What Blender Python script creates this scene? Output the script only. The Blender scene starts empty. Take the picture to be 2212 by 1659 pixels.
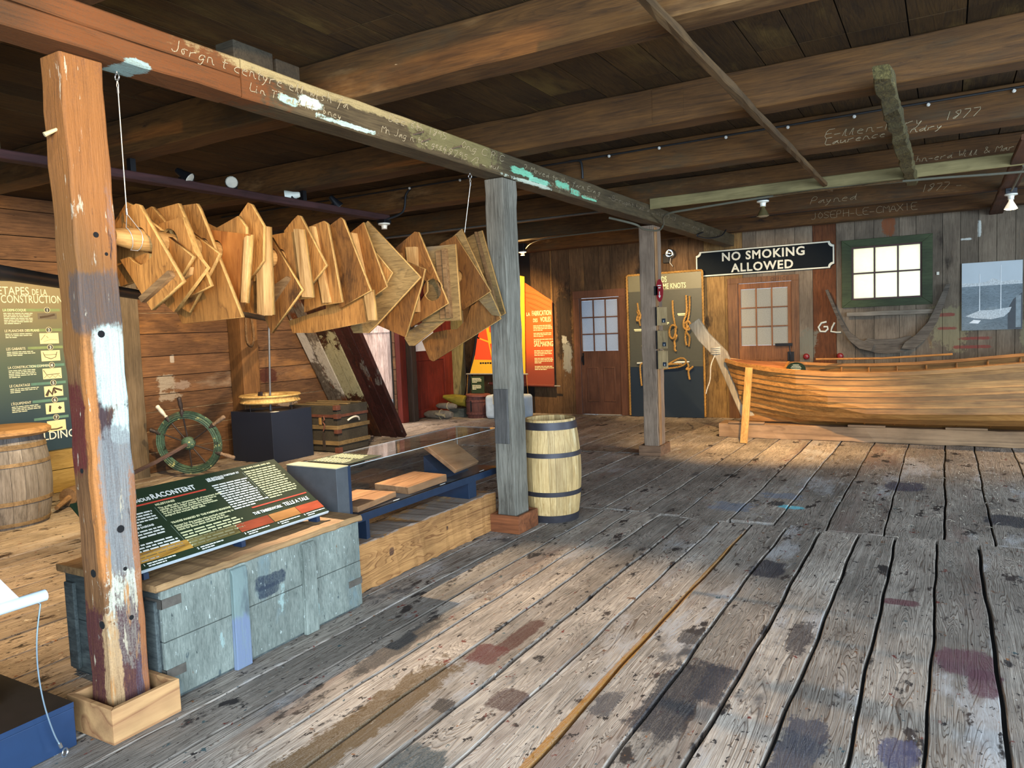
import bpy, bmesh, math, random
from mathutils import Vector, Matrix
random.seed(7)
SC = bpy.context.scene
COL = SC.collection

# ------------------------------------------------------------------ camera
cd = bpy.data.cameras.new('camera'); cam = bpy.data.objects.new('camera', cd); COL.objects.link(cam)
cd.sensor_width = 36.0; cd.sensor_fit = 'HORIZONTAL'; cd.lens = 1618.16/2212*36.0
cd.clip_start = .02; cd.clip_end = 200
YAW, PITCH, ROLL, CAMH = .52830, .074228, -.039822, 1.5
_F = Vector((-math.sin(YAW)*math.cos(PITCH), math.cos(YAW)*math.cos(PITCH), -math.sin(PITCH)))
_r = Vector((math.cos(YAW), math.sin(YAW), 0)); _u = _r.cross(_F)
_R = _r*math.cos(ROLL)+_u*math.sin(ROLL); _U = -_r*math.sin(ROLL)+_u*math.cos(ROLL)
cam.matrix_world = Matrix(((_R.x,_U.x,-_F.x,0),(_R.y,_U.y,-_F.y,0),(_R.z,_U.z,-_F.z,CAMH),(0,0,0,1)))
SC.camera = cam

# ------------------------------------------------------------------ world, exposure
w = bpy.data.worlds.new('world'); SC.world = w; w.use_nodes = True
bg = w.node_tree.nodes['Background']; bg.inputs[0].default_value = (.66,.82,1,1); bg.inputs[1].default_value = 2.0
SC.view_settings.view_transform = 'Standard'; SC.view_settings.look = 'None'
SC.view_settings.gamma = 1; SC.view_settings.use_curve_mapping = False
SC.view_settings.exposure = .55

def lamp(name, kind, loc, target, power, color, size=.05, spot=60, blend=.35, sy=None):
    d = bpy.data.lights.new(name, kind); o = bpy.data.objects.new(name, d); COL.objects.link(o)
    o.location = loc; d.energy = power; d.color = color
    if target is not None:
        o.rotation_euler = (Vector(target)-Vector(loc)).to_track_quat('-Z','Y').to_euler()
    if kind == 'SPOT':
        d.spot_size = math.radians(spot); d.spot_blend = blend; d.shadow_soft_size = size
    elif kind == 'AREA':
        d.shape = 'RECTANGLE'; d.size = size; d.size_y = sy or size
    elif kind == 'POINT': d.shadow_soft_size = size
    elif kind == 'SUN': d.angle = size
    return o
WARM = (1,.68,.36); AMBER = (1,.62,.30); PEACH = (1,.74,.48)
DAY = (.66,.82,1)
# daylight from the big open doors behind and to the right of the viewer
lamp('door_daylight','AREA',(4.0,.6,1.45),(-3,3.0,.5),230,DAY,3.2,sy=2.5)
lamp('door_daylight_rear','AREA',(.9,-1.45,1.75),(-.6,3.4,.3),390,DAY,4.2,sy=1.6)
lamp('side_fill_daylight','AREA',(4.25,7.0,1.7),(-1.5,7.2,.2),190,DAY,2.2,sy=1.3)  # added cool fill for the far floor; the right wall has no window
# warm ceiling spotlights
lamp('warm_beam','SPOT',(1.2,0,2.6),(-6.9,5.7,2.30),720,(1,.63,.26),.03,31,.3)
lamp('floor_beam','SPOT',(-4.66,4.03,2.57),(-2.25,3.25,0),640,PEACH,.02,46,.7)
lamp('track_wheel','SPOT',(-4.90,4.65,2.57),(-7.7,6.0,.75),330,WARM,.02,66,.6)
lamp('track_stair','SPOT',(-4.90,5.15,2.57),(-7.2,7.7,.8),420,(1,.76,.5),.02,56,.6)
lamp('track_panel','SPOT',(-4.90,3.45,2.57),(-7.7,3.6,.9),430,(1,.70,.34),0.02,86,.6)
lamp('added_floor_spot','SPOT',(-4.90,1.9,2.57),(-5.0,2.5,0),330,(1,.66,.32),.02,88,.7)  # spot added out of view to warm the floor at the left
lamp('bow_lamp','SPOT',(-1.58,7.86,2.36),(-1.9,9.4,.1),430,(1,.64,.28),.03,84,1.0)
lamp('boat_lamp','SPOT',(.545,9.15,2.46),(.1,9.6,.8),120,(1,.66,.32),.03,110,.6)
lamp('sail_lamp','SPOT',(-5.5,9.85,2.5),(-6.5,11.3,1.35),330,(1,.66,.30),.03,75,.7)
lamp('sail_lamp_glow','POINT',(-5.45,9.80,2.55),None,14,(1,.6,.22),.05)
lamp('knot_lamp','SPOT',(-3.6,9.6,2.6),(-3.75,11.4,1.5),170,(1,.72,.40),.02,74,.6)
lamp('office_lamp','SPOT',(-1.9,9.65,2.6),(-2.3,11.5,1.2),90,(1,.70,.38),.02,90,.7)
lamp('yard_sun','AREA',(-8.9,9.2,3.6),(-10.4,9.2,1.0),260,(1,.80,.62),2.0,sy=1.0)

# ------------------------------------------------------------------ mesh helpers
ORI = {}
def hx(s):
    s = s.lstrip('#'); v = [int(s[i:i+2],16)/255 for i in (0,2,4)]
    return tuple(c/12.92 if c <= .04045 else ((c+.055)/1.055)**2.4 for c in v)+(1,)
class MB:
    def __init__(s): s.v=[]; s.f=[]; s.m=[]; s.t=[]; s.cm=0; s.ct=.5
    def add(s, vs, fs):
        b=len(s.v); s.v += [tuple(p) for p in vs]; s.f += [tuple(b+i for i in f) for f in fs]
        s.m += [s.cm]*len(fs); s.t += [s.ct]*len(fs)
    def box(s, x0,x1,y0,y1,z0,z1):
        s.add([(x0,y0,z0),(x1,y0,z0),(x1,y1,z0),(x0,y1,z0),(x0,y0,z1),(x1,y0,z1),(x1,y1,z1),(x0,y1,z1)],
              [(0,3,2,1),(4,5,6,7),(0,1,5,4),(1,2,6,5),(2,3,7,6),(3,0,4,7)]); return s
    def obox(s, c, sx, sy, sz, rz=0, rx=0, ry=0):
        M = Matrix.Translation(c) @ Matrix.Rotation(rz,4,'Z') @ Matrix.Rotation(ry,4,'Y') @ Matrix.Rotation(rx,4,'X')
        vs=[M@Vector((a*sx/2,b*sy/2,d*sz/2)) for a,b,d in ((-1,-1,-1),(1,-1,-1),(1,1,-1),(-1,1,-1),(-1,-1,1),(1,-1,1),(1,1,1),(-1,1,1))]
        s.add(vs,[(0,3,2,1),(4,5,6,7),(0,1,5,4),(1,2,6,5),(2,3,7,6),(3,0,4,7)]); return s
    def prism(s, poly, d):   # closed polygon of 3d points pushed along vector d
        n=len(poly); P=[Vector(p) for p in poly]; d=Vector(d)
        nv=Vector((0,0,0))
        for i in range(n): nv += (P[i]-P[0]).cross(P[(i+1)%n]-P[0])
        if nv.dot(d)>0: P.reverse()
        s.add(P+[p+d for p in P],[tuple(range(n)),tuple(range(2*n-1,n-1,-1))]+[(i,n+i,n+(i+1)%n,(i+1)%n) for i in range(n)]); return s
    def frames(s, path):
        P=[Vector(p) for p in path]; out=[]
        up=Vector((0,0,1))
        for i,p in enumerate(P):
            t=(P[min(i+1,len(P)-1)]-P[max(i-1,0)])
            t = t.normalized() if t.length>1e-9 else Vector((0,0,1))
            if abs(t.dot(up))>.95:
                up=Vector((1,0,0)) if abs(t.x)<.9 else Vector((0,1,0))
            a=(up-t*up.dot(t)).normalized(); b=t.cross(a); up=a; out.append((p,a,b,t))
        return out
    def tube(s, path, r, n=8, cap=True, closed=False):
        fr=s.frames(path); vs=[]; fs=[]
        for i,(p,a,b,t) in enumerate(fr):
            rr = r[i] if isinstance(r,(list,tuple)) else r
            for k in range(n):
                g=2*math.pi*k/n; vs.append(p+a*rr*math.cos(g)+b*rr*math.sin(g))
        m=len(fr)
        for i in range(m-1 if not closed else m):
            j=(i+1)%m
            for k in range(n): fs.append((i*n+k,i*n+(k+1)%n,j*n+(k+1)%n,j*n+k))
        if cap and not closed: fs += [tuple(range(n-1,-1,-1)),tuple((m-1)*n+k for k in range(n))]
        s.add(vs,fs); return s
    def strip(s, path, w, h, side):   # flat rectangular bar along a path, side = width direction
        vs=[];fs=[]; sd=Vector(side)
        for p,a,b,t in s.frames(path):
            q=(sd-t*sd.dot(t)).normalized(); u=t.cross(q)
            for i,j in ((-1,-1),(1,-1),(1,1),(-1,1)): vs.append(p+q*i*w/2+u*j*h/2)
        m=len(path)
        for i in range(m-1):
            for k in range(4): fs.append((i*4+k,i*4+(k+1)%4,i*4+4+(k+1)%4,i*4+4+k))
        fs += [(3,2,1,0),tuple((m-1)*4+k for k in range(4))]
        s.add(vs,fs); return s
    def lathe(s, prof, c, axis=(0,0,1), n=24, cap0=True, cap1=True):
        ax=Vector(axis).normalized(); a=ax.orthogonal().normalized(); b=ax.cross(a); c=Vector(c); vs=[];fs=[]
        for r,h in prof:
            for k in range(n):
                g=2*math.pi*k/n; vs.append(c+ax*h+a*r*math.cos(g)+b*r*math.sin(g))
        m=len(prof)
        for i in range(m-1):
            for k in range(n): fs.append((i*n+k,i*n+(k+1)%n,(i+1)*n+(k+1)%n,(i+1)*n+k))
        if cap0: fs.append(tuple(range(n-1,-1,-1)))
        if cap1: fs.append(tuple((m-1)*n+k for k in range(n)))
        s.add(vs,fs); return s
    def ball(s, c, r, n=12, sq=(1,1,1)):
        c=Vector(c); vs=[];fs=[]; h=n//2
        for i in range(h+1):
            th=math.pi*i/h
            for k in range(n):
                g=2*math.pi*k/n; vs.append(c+Vector((r*sq[0]*math.sin(th)*math.cos(g),r*sq[1]*math.sin(th)*math.sin(g),-r*sq[2]*math.cos(th))))
        for i in range(h):
            for k in range(n): fs.append((i*n+k,i*n+(k+1)%n,(i+1)*n+(k+1)%n,(i+1)*n+k))
        s.add(vs,fs); return s
    def timber(s, axis, x0,x1,y0,y1,z0,z1, seg=12, amp=.006, seed=0):   # hand-hewn beam: wavy arrises
        rnd=random.Random(seed); lo=[x0,y0,z0]; hi=[x1,y1,z1]; o=[i for i in range(3) if i!=axis]; vs=[];fs=[]
        ch=.006
        rb=[(0,0),(1,0),(1,1),(0,1)]; wob=[[0,0] for _ in range(8)]
        for i in range(seg+1):
            t=lo[axis]+(hi[axis]-lo[axis])*i/seg
            ring=[(lo[o[0]]+ch,lo[o[1]]),(hi[o[0]]-ch,lo[o[1]]),(hi[o[0]],lo[o[1]]+ch),(hi[o[0]],hi[o[1]]-ch),
                  (hi[o[0]]-ch,hi[o[1]]),(lo[o[0]]+ch,hi[o[1]]),(lo[o[0]],hi[o[1]]-ch),(lo[o[0]],lo[o[1]]+ch)]
            ww=[(rnd.uniform(-amp,amp),rnd.uniform(-amp,amp)) for _ in range(4)]
            for k,(a,b) in enumerate(ring):
                q=[0,0,0]; q[axis]=t; q[o[0]]=a+ww[((k+1)//2)%4][0]; q[o[1]]=b+ww[((k+1)//2)%4][1]; vs.append(tuple(q))
        flip = axis==1
        for i in range(seg):
            for k in range(8):
                f=(i*8+k,i*8+(k+1)%8,i*8+8+(k+1)%8,i*8+8+k); fs.append(f[::-1] if flip else f)
        c0=tuple(range(7,-1,-1)); c1=tuple(seg*8+k for k in range(8))
        fs += [c0[::-1] if flip else c0, c1[::-1] if flip else c1]
        s.add(vs,fs); return s
    def build(s, name, mats, parent=None, loc=(0,0,0), smooth=False, bevel=0, seg=2):
        L = ORI[parent.name] if parent is not None else Vector(loc)
        me=bpy.data.meshes.new(name); me.from_pydata([tuple(Vector(p)-L) for p in s.v],[],s.f)
        if not isinstance(mats,(list,tuple)): mats=[mats]
        for m in mats: me.materials.append(m)
        me.polygons.foreach_set('material_index', s.m)
        if len(set(s.t))>1:
            at=me.color_attributes.new('tone','FLOAT_COLOR','CORNER'); vals=[]
            for p in me.polygons: vals += [s.t[p.index]]*3*0 + [c for _ in range(p.loop_total) for c in (s.t[p.index],)*3+(1,)]
            at.data.foreach_set('color', vals)
        if smooth: me.polygons.foreach_set('use_smooth',[True]*len(me.polygons))
        me.update()
        return link(name, me, parent, L, bevel, seg, smooth)
def link(name, me, parent, L, bevel=0, seg=2, smooth=False):
    o=bpy.data.objects.new(name, me); COL.objects.link(o)
    if parent is not None: o.parent=parent
    else: o.location=L
    ORI[o.name]=Vector(L)
    if bevel:
        b=o.modifiers.new('bevel','BEVEL'); b.width=bevel; b.segments=seg; b.limit_method='ANGLE'; b.angle_limit=math.radians(35)
    if smooth:
        me.set_sharp_from_angle(angle=math.radians(42))
    return o
def empty(name, loc, label=None, cat=None, group=None):
    o=bpy.data.objects.new(name,None); COL.objects.link(o); o.location=loc; o.empty_display_size=.1; ORI[o.name]=Vector(loc)
    if label: tag(o,label,cat,group)
    return o
def tag(o, label=None, cat=None, group=None, kind=None):
    if label: o['label']=label
    if cat: o['category']=cat
    if group: o['group']=group
    if kind: o['kind']=kind
    return o
def plate(name, poly, mat, parent, origin, xdir, ydir, thick, holes=(), bevel=.0015):
    """flat board: 2d outline in the plane (origin,xdir,ydir), thickness along -(x cross y)... may have round holes"""
    cu=bpy.data.curves.new(name,'CURVE'); cu.dimensions='2D'; cu.fill_mode='BOTH'; cu.extrude=thick/2
    for lp in [poly]+list(holes):
        sp=cu.splines.new('POLY'); sp.points.add(len(lp)-1); sp.use_cyclic_u=True
        for i,(a,b) in enumerate(lp): sp.points[i].co=(a,b,0,1)
    t=bpy.data.objects.new('tmp',cu); COL.objects.link(t)
    dg=bpy.context.evaluated_depsgraph_get(); me=bpy.data.meshes.new_from_object(t.evaluated_get(dg))
    bpy.data.objects.remove(t)
    X=Vector(xdir).normalized(); Y=Vector(ydir).normalized(); Z=X.cross(Y)
    L=ORI[parent.name] if parent is not None else Vector(origin)
    O=Vector(origin)-L
    M=Matrix(((X.x,Y.x,Z.x,O.x),(X.y,Y.y,Z.y,O.y),(X.z,Y.z,Z.z,O.z),(0,0,0,1)))
    me.transform(M); me.materials.clear(); me.materials.append(mat); me.name=name
    return link(name, me, parent, L, bevel, 1)
def text(parent, body, size, mat, origin, xdir, ydir, name='lettering', align='LEFT', lift=.0015, bold=0, xs=1.0, sp=1.0, lsp=1.0):
    cu=bpy.data.curves.new(name,'FONT'); cu.body=body; cu.size=size; cu.align_x=align; cu.extrude=.0006; cu.offset=bold; cu.resolution_u=3
    cu.space_character=sp; cu.space_line=lsp
    t=bpy.data.objects.new('tmp',cu); COL.objects.link(t)
    dg=bpy.context.evaluated_depsgraph_get(); me=bpy.data.meshes.new_from_object(t.evaluated_get(dg)); bpy.data.objects.remove(t)
    X=Vector(xdir).normalized(); Y=Vector(ydir).normalized(); Z=X.cross(Y); L=ORI[parent.name]; O=Vector(origin)+Z*lift-L
    me.transform(Matrix.Diagonal((xs,1,1,1)))
    me.transform(Matrix(((X.x,Y.x,Z.x,O.x),(X.y,Y.y,Z.y,O.y),(X.z,Y.z,Z.z,O.z),(0,0,0,1))))
    me.materials.clear(); me.materials.append(mat); me.name=name
    return link(name, me, parent, L)

# ------------------------------------------------------------------ materials
MATS={}
class NT:
    def __init__(s,name):
        s.mat=bpy.data.materials.new(name); s.mat.use_nodes=True; s.t=s.mat.node_tree; s.n=s.t.nodes; s.l=s.t.links
        s.b=s.n['Principled BSDF']
    def put(s,sock,v):
        if hasattr(v,'links') or hasattr(v,'is_output'): s.l.new(v,sock)
        else: sock.default_value=v
    def math(s,op,a,b=0.0,clamp=False):
        n=s.n.new('ShaderNodeMath'); n.operation=op; n.use_clamp=clamp; s.put(n.inputs[0],a); s.put(n.inputs[1],b); return n.outputs[0]
    def mix(s,f,a,b,mode='MIX'):
        n=s.n.new('ShaderNodeMix'); n.data_type='RGBA'; n.blend_type=mode; s.put(n.inputs[0],f); s.put(n.inputs[6],a); s.put(n.inputs[7],b); return n.outputs[2]
    def noise(s,vec,scale,detail=4,rough=.55,dist=0):
        n=s.n.new('ShaderNodeTexNoise'); s.put(n.inputs['Vector'],vec); n.inputs['Scale'].default_value=scale; n.inputs['Detail'].default_value=detail
        n.inputs['Roughness'].default_value=rough; n.inputs['Distortion'].default_value=dist; return n.outputs['Fac']
    def step(s,v,lo,hi):
        n=s.n.new('ShaderNodeMapRange'); n.interpolation_type='SMOOTHSTEP'; s.put(n.inputs[0],v); n.inputs[1].default_value=lo; n.inputs[2].default_value=hi; return n.outputs[0]
    def scale(s,vec,v):
        n=s.n.new('ShaderNodeVectorMath'); n.operation='MULTIPLY'; s.put(n.inputs[0],vec); n.inputs[1].default_value=v; return n.outputs[0]
    def coords(s,rand=True):
        tc=s.n.new('ShaderNodeTexCoord').outputs['Object']
        if not rand: return tc,tc,None
        oi=s.n.new('ShaderNodeObjectInfo').outputs['Random']
        off=s.math('MULTIPLY',oi,31.7)
        n=s.n.new('ShaderNodeVectorMath'); n.operation='ADD'; s.l.new(tc,n.inputs[0]); s.l.new(off,n.inputs[1]); return tc,n.outputs[0],oi
def wood(name, c1, c2, axis=0, grain=40, st=14, ring=.35, ringn=9, rough=.75, bump=.25, rnd=.25, layers=(), spots=(), tone=None, top=(), lines=None):
    """c1 light, c2 dark; layers=(color,scale,thr,soft,stretch) random paint/dirt; spots=(centre,radii,color,jag) stains with a place of their own;
       tone=(colorA,colorB) per-board tint from attribute"""
    if name in MATS: return MATS[name]
    T=NT(name); raw,vec,oi=T.coords()
    sv=[1,1,1]; sv[axis]=1/st
    if tone is not None:
        at=T.n.new('ShaderNodeAttribute'); at.attribute_name='tone'; tv=at.outputs['Fac']
        off=T.math('MULTIPLY',tv,23.0); n=T.n.new('ShaderNodeVectorMath'); n.operation='ADD'; T.l.new(vec,n.inputs[0]); T.l.new(off,n.inputs[1]); vec=n.outputs[0]
    g=T.scale(vec,tuple(sv))
    sv2=[2.6,2.6,2.6]; sv2[axis]=2.6/(st*1.5)
    nf=T.noise(g,grain,6,.75,.15); nm=T.noise(T.scale(vec,tuple(sv2)),grain,4,.7); nr=T.noise(g,grain/10,3,.45,.9)
    rg=T.math('FRACT',T.math('MULTIPLY',nr,ringn*2.6))
    rg=T.math('MULTIPLY',T.step(rg,0.0,.22),T.math('SUBTRACT',1.0,T.math('MULTIPLY',T.step(rg,.35,1.0),.55)))
    nfm=T.math('ADD',T.math('MULTIPLY',T.step(nf,.34,.63),.6),T.math('MULTIPLY',T.step(nm,.36,.62),.4))
    f=T.math('ADD',T.math('MULTIPLY',nfm,1-ring),T.math('MULTIPLY',rg,ring))
    A,B=hx(c1),hx(c2)
    col=T.mix(f,B,A)
    if tone is not None:
        for lo,hi,ca,cb in tone:
            cc=T.mix(f,hx(cb),hx(ca))
            k=T.math('MULTIPLY',T.math('GREATER_THAN',tv,lo),T.math('LESS_THAN',tv,hi))
            col=T.mix(k,col,cc)
        tw=T.n.new('ShaderNodeTexWhiteNoise'); tw.noise_dimensions='1D'; T.l.new(tv,tw.inputs['W'])
        vv=T.math('ADD',T.math('MULTIPLY',tw.outputs['Value'],.55),.72)
        n=T.n.new('ShaderNodeVectorMath'); n.operation='SCALE'; T.l.new(col,n.inputs[0]); T.l.new(vv,n.inputs[3]); col=n.outputs[0]
    dirt=T.noise(T.scale(vec,tuple(.5 if i==axis else 1 for i in range(3))),3.2,4,.6)
    dv=T.math('ADD',T.math('MULTIPLY',T.step(dirt,.32,.68),.45),.68)
    n=T.n.new('ShaderNodeVectorMath'); n.operation='SCALE'; T.l.new(col,n.inputs[0]); T.l.new(dv,n.inputs[3]); col=n.outputs[0]
    if lines:      # dark growth-ring lines, stronger in some boards than in others
        r2=T.math('FRACT',T.math('MULTIPLY',nr,ringn*5.2)); ln_=T.math('SUBTRACT',1.0,T.step(r2,.10,.34))
        amt=T.math('MULTIPLY',T.step(T.noise(T.scale(vec,tuple(.4 if i==axis else 1.5 for i in range(3))),1.6,2,.5),.42,.6),lines[1])
        col=T.mix(T.math('MULTIPLY',ln_,amt),col,hx(lines[0]))
    for (c,sc,thr,soft,stc) in layers:
        s2=[1,1,1]; s2[axis]=1/stc
        nn=T.noise(T.scale(vec,tuple(s2)),sc,6,.68)
        col=T.mix(T.step(nn,thr,thr+soft),col,hx(c))
    if spots:
        spk=T.step(T.noise(raw,150,3,.7),.40,.60); jag=T.noise(raw,7,6,.72)
        jag2=T.noise(T.scale(raw,tuple(.25 if i==axis else 1 for i in range(3))),70,4,.75)
        for (c,r,cc,jg) in spots:
            n=T.n.new('ShaderNodeVectorMath'); n.operation='SUBTRACT'; T.l.new(raw,n.inputs[0]); n.inputs[1].default_value=c
            d=T.scale(n.outputs[0],tuple(1/x for x in r))
            for _ in (0,1):
                q=T.n.new('ShaderNodeVectorMath'); q.operation='MULTIPLY'; T.l.new(d,q.inputs[0]); T.l.new(d,q.inputs[1]); d=q.outputs[0]
            q=T.n.new('ShaderNodeVectorMath'); q.operation='DOT_PRODUCT'; T.l.new(d,q.inputs[0]); q.inputs[1].default_value=(1,1,1)
            ln=T.math('POWER',q.outputs['Value'],.25)
            e=T.math('ADD',ln,T.math('MULTIPLY',T.math('SUBTRACT',jag,.5),jg*9))
            e=T.math('ADD',e,T.math('MULTIPLY',T.math('SUBTRACT',jag2,.5),.3+jg*2.5))
            k=T.math('SUBTRACT',1.0,T.step(e,.85,1.08))
            col=T.mix(T.math('MULTIPLY',k,T.math('ADD',.5,T.math('ADD',T.math('MULTIPLY',T.step(nfm,.15,.6),.25),T.math('MULTIPLY',spk,.22)))),col,hx(cc))
    for (c,sc,thr,soft,stc) in top:      # wear over everything
        s2=[1,1,1]; s2[axis]=1/stc
        nn=T.noise(T.scale(vec,tuple(s2)),sc,6,.7)
        col=T.mix(T.step(nn,thr,thr+soft),col,hx(c))
    if oi is not None and rnd:
        hs=T.n.new('ShaderNodeHueSaturation'); T.l.new(col,hs.inputs['Color']); hs.inputs['Saturation'].default_value=1
        T.l.new(T.math('ADD',T.math('MULTIPLY',oi,rnd),1-rnd/2),hs.inputs['Value']); col=hs.outputs[0]
    T.l.new(col,T.b.inputs['Base Color'])
    T.b.inputs['Roughness'].default_value=rough
    T.b.inputs['Specular IOR Level'].default_value=.3
    if bump:
        bn=T.n.new('ShaderNodeBump'); bn.inputs['Strength'].default_value=bump; bn.inputs['Distance'].default_value=.006
        T.l.new(f,bn.inputs['Height']); T.l.new(bn.outputs[0],T.b.inputs['Normal'])
    MATS[name]=T.mat; return T.mat
def plain(name, c, rough=.5, metal=0, mott=.12, mscale=18, bump=0, emit=None, es=0, spec=.5):
    if name in MATS: return MATS[name]
    T=NT(name); raw,vec,oi=T.coords()
    n=T.noise(vec,mscale,5,.6); A=hx(c); k=1-mott; B=tuple(x*k for x in A[:3])+(1,)
    col=T.mix(T.step(n,.35,.65),B,A); T.l.new(col,T.b.inputs['Base Color'])
    T.b.inputs['Roughness'].default_value=rough; T.b.inputs['Metallic'].default_value=metal; T.b.inputs['Specular IOR Level'].default_value=spec
    if bump:
        b=T.n.new('ShaderNodeBump'); b.inputs['Strength'].default_value=bump; b.inputs['Distance'].default_value=.004; T.l.new(n,b.inputs['Height']); T.l.new(b.outputs[0],T.b.inputs['Normal'])
    if emit: T.b.inputs['Emission Color'].default_value=hx(emit); T.b.inputs['Emission Strength'].default_value=es
    MATS[name]=T.mat; return T.mat
def patchy(name, c, layers, rough=.7, axis=2, spots=(), bump=.2):
    """painted surface with worn patches"""
    return wood(name,c,c,axis,grain=30,st=6,ring=.2,rough=rough,layers=layers,spots=spots,rnd=.05,bump=bump)
# ------------------------------------------------------------------ wood palette
M_FLOOR = wood('floor_boards','#b3a798','#463c34',1,grain=64,st=15,ring=.5,ringn=15,rough=.8,bump=.5,rnd=0,
    layers=[('#77655a',2.4,.54,.16,6),('#a39f9b',2.2,.56,.12,3),('#2e2825',5.0,.60,.05,2.2),('#2a2422',26,.625,.03,1.6),('#3a302b',8,.62,.05,2.2),('#6b4a33',12,.66,.03,1.5),('#4d4a49',2.0,.63,.1,2),
            ('#6a3329',13,.655,.015,1.3),('#3f5254',16,.665,.015,1.3),('#d2cec6',22,.67,.02,1.8),('#8a5a34',20,.66,.03,1.5),('#221c1a',44,.645,.02,1.8)],lines=('#4a3626',.75),
    tone=[],
    spots=[((-.94,2.80,0),(.11,.36,.2),'#26252a',.16),((-.83,3.0,0),(.06,.2,.2),'#2a2b32',.2),((.07,3.62,0),(.115,.15,.2),'#5c3a41',.11),((.13,3.45,0),(.06,.13,.2),'#5c3a41',.1),
           ((-.93,4.55,0),(.09,.17,.2),'#2a2830',.14),((-1.80,3.08,0),(.05,.20,.2),'#4a2a22',.14),((-1.84,2.82,0),(.09,.10,.2),'#582a26',.14),((-1.54,2.5,0),(.07,.09,.2),'#4a3631',.12),
           ((-1.6,1.98,0),(.10,.10,.2),'#3a4446',.16),((-1.07,6.14,0),(.11,.05,.2),'#6fc4d0',.16),((-.32,7.23,0),(.16,.2,.2),'#3d3a48',.14),((.40,6.26,0),(.16,.17,.2),'#26262e',.14),
           ((-.21,4.28,0),(.09,.045,.2),'#62393c',.1),((-1.17,2.64,0),(.05,.10,.2),'#4a4646',.2),((-2.28,2.72,0),(.06,.34,.2),'#3b3836',.16),
           ((-.45,2.6,0),(.08,.3,.2),'#3b3a42',.25),((-.6,3.6,0),(.05,.2,.2),'#3b3535',.25),((-.15,2.75,0),(.06,.12,.2),'#46445a',.2),((-1.06,3.4,0),(.05,.09,.2),'#3a3533',.14),
           ((-1.248,2.2,0),(.022,1.2,.2),'#9a6a26',.06),((-1.24,4.0,0),(.016,1.3,.2),'#9a6a26',.06),((-1.95,2.1,0),(.10,.6,.2),'#5b4526',.2),
           ((-1.5,6.0,0),(.15,.15,.2),'#7c818b',.3),((-1.2,6.5,0),(.15,.10,.2),'#7c818b',.3),((-1.19,6.22,0),(.05,.09,.2),'#26262b',.2),((-1.75,2.35,0),(.05,.05,.2),'#2b2726',.2)])
M_GAP = plain('gap_dark','#0d0a08',.95)
M_CEIL = wood('ceiling_boards','#4a3415','#27190a',1,grain=44,st=12,ring=.4,rough=.8,rnd=0,layers=[('#5f4c24',2.2,.56,.2,3),('#241a12',3,.6,.15,3)],tone=[])
M_JOIST = wood('joist_timber','#61401b','#33200c',0,grain=40,st=16,ring=.3,rough=.75,rnd=.22,layers=[('#3f3320',1.6,.52,.16,3),('#80603a',2.2,.58,.15,4),('#1d130c',5,.63,.1,3),('#a08a68',30,.72,.03,6)])
M_BEAM = wood('main_beam_timber','#5e5138','#33291b',1,grain=46,st=14,ring=.25,rough=.75,rnd=0,
    layers=[('#7d6f49',1.2,.56,.18,4),('#2b2114',2,.6,.1,3)],
    spots=[((0,-4.6,.1),(.5,1.15,.2),'#6b3d1a',.12),((0,-5.9,.1),(.5,.8,.2),'#6b3d1a',.12),((.08,-2.9,.17),(.05,.9,.05),'#a39367',.12),((.08,-1.9,.12),(.05,.5,.09),'#6f6a45',.2),
           ((.08,-3.35,.05),(.03,.06,.02),'#a9cfc0',.2),((.08,-3.2,.075),(.03,.08,.028),'#c7d8c8',.2),((.08,-2.9,.02),(.03,.22,.014),'#b9d5c8',.3),((.08,-1.05,.07),(.03,.16,.026),'#7fcaa4',.22),((.08,-.8,.045),(.03,.18,.02),'#8fd0ae',.3),
           ((.08,-.4,.07),(.03,.14,.03),'#7fcaa4',.2),((.08,-.15,.045),(.03,.10,.026),'#7fcaa4',.2),((.08,.12,.03),(.03,.15,.013),'#7fcaa4',.22),((.08,-.9,.012),(.03,.35,.012),'#c9d2bb',.3),
           ((-.04,-4.12,0),(.2,.06,.02),'#8fb0ac',.25)])
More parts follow.
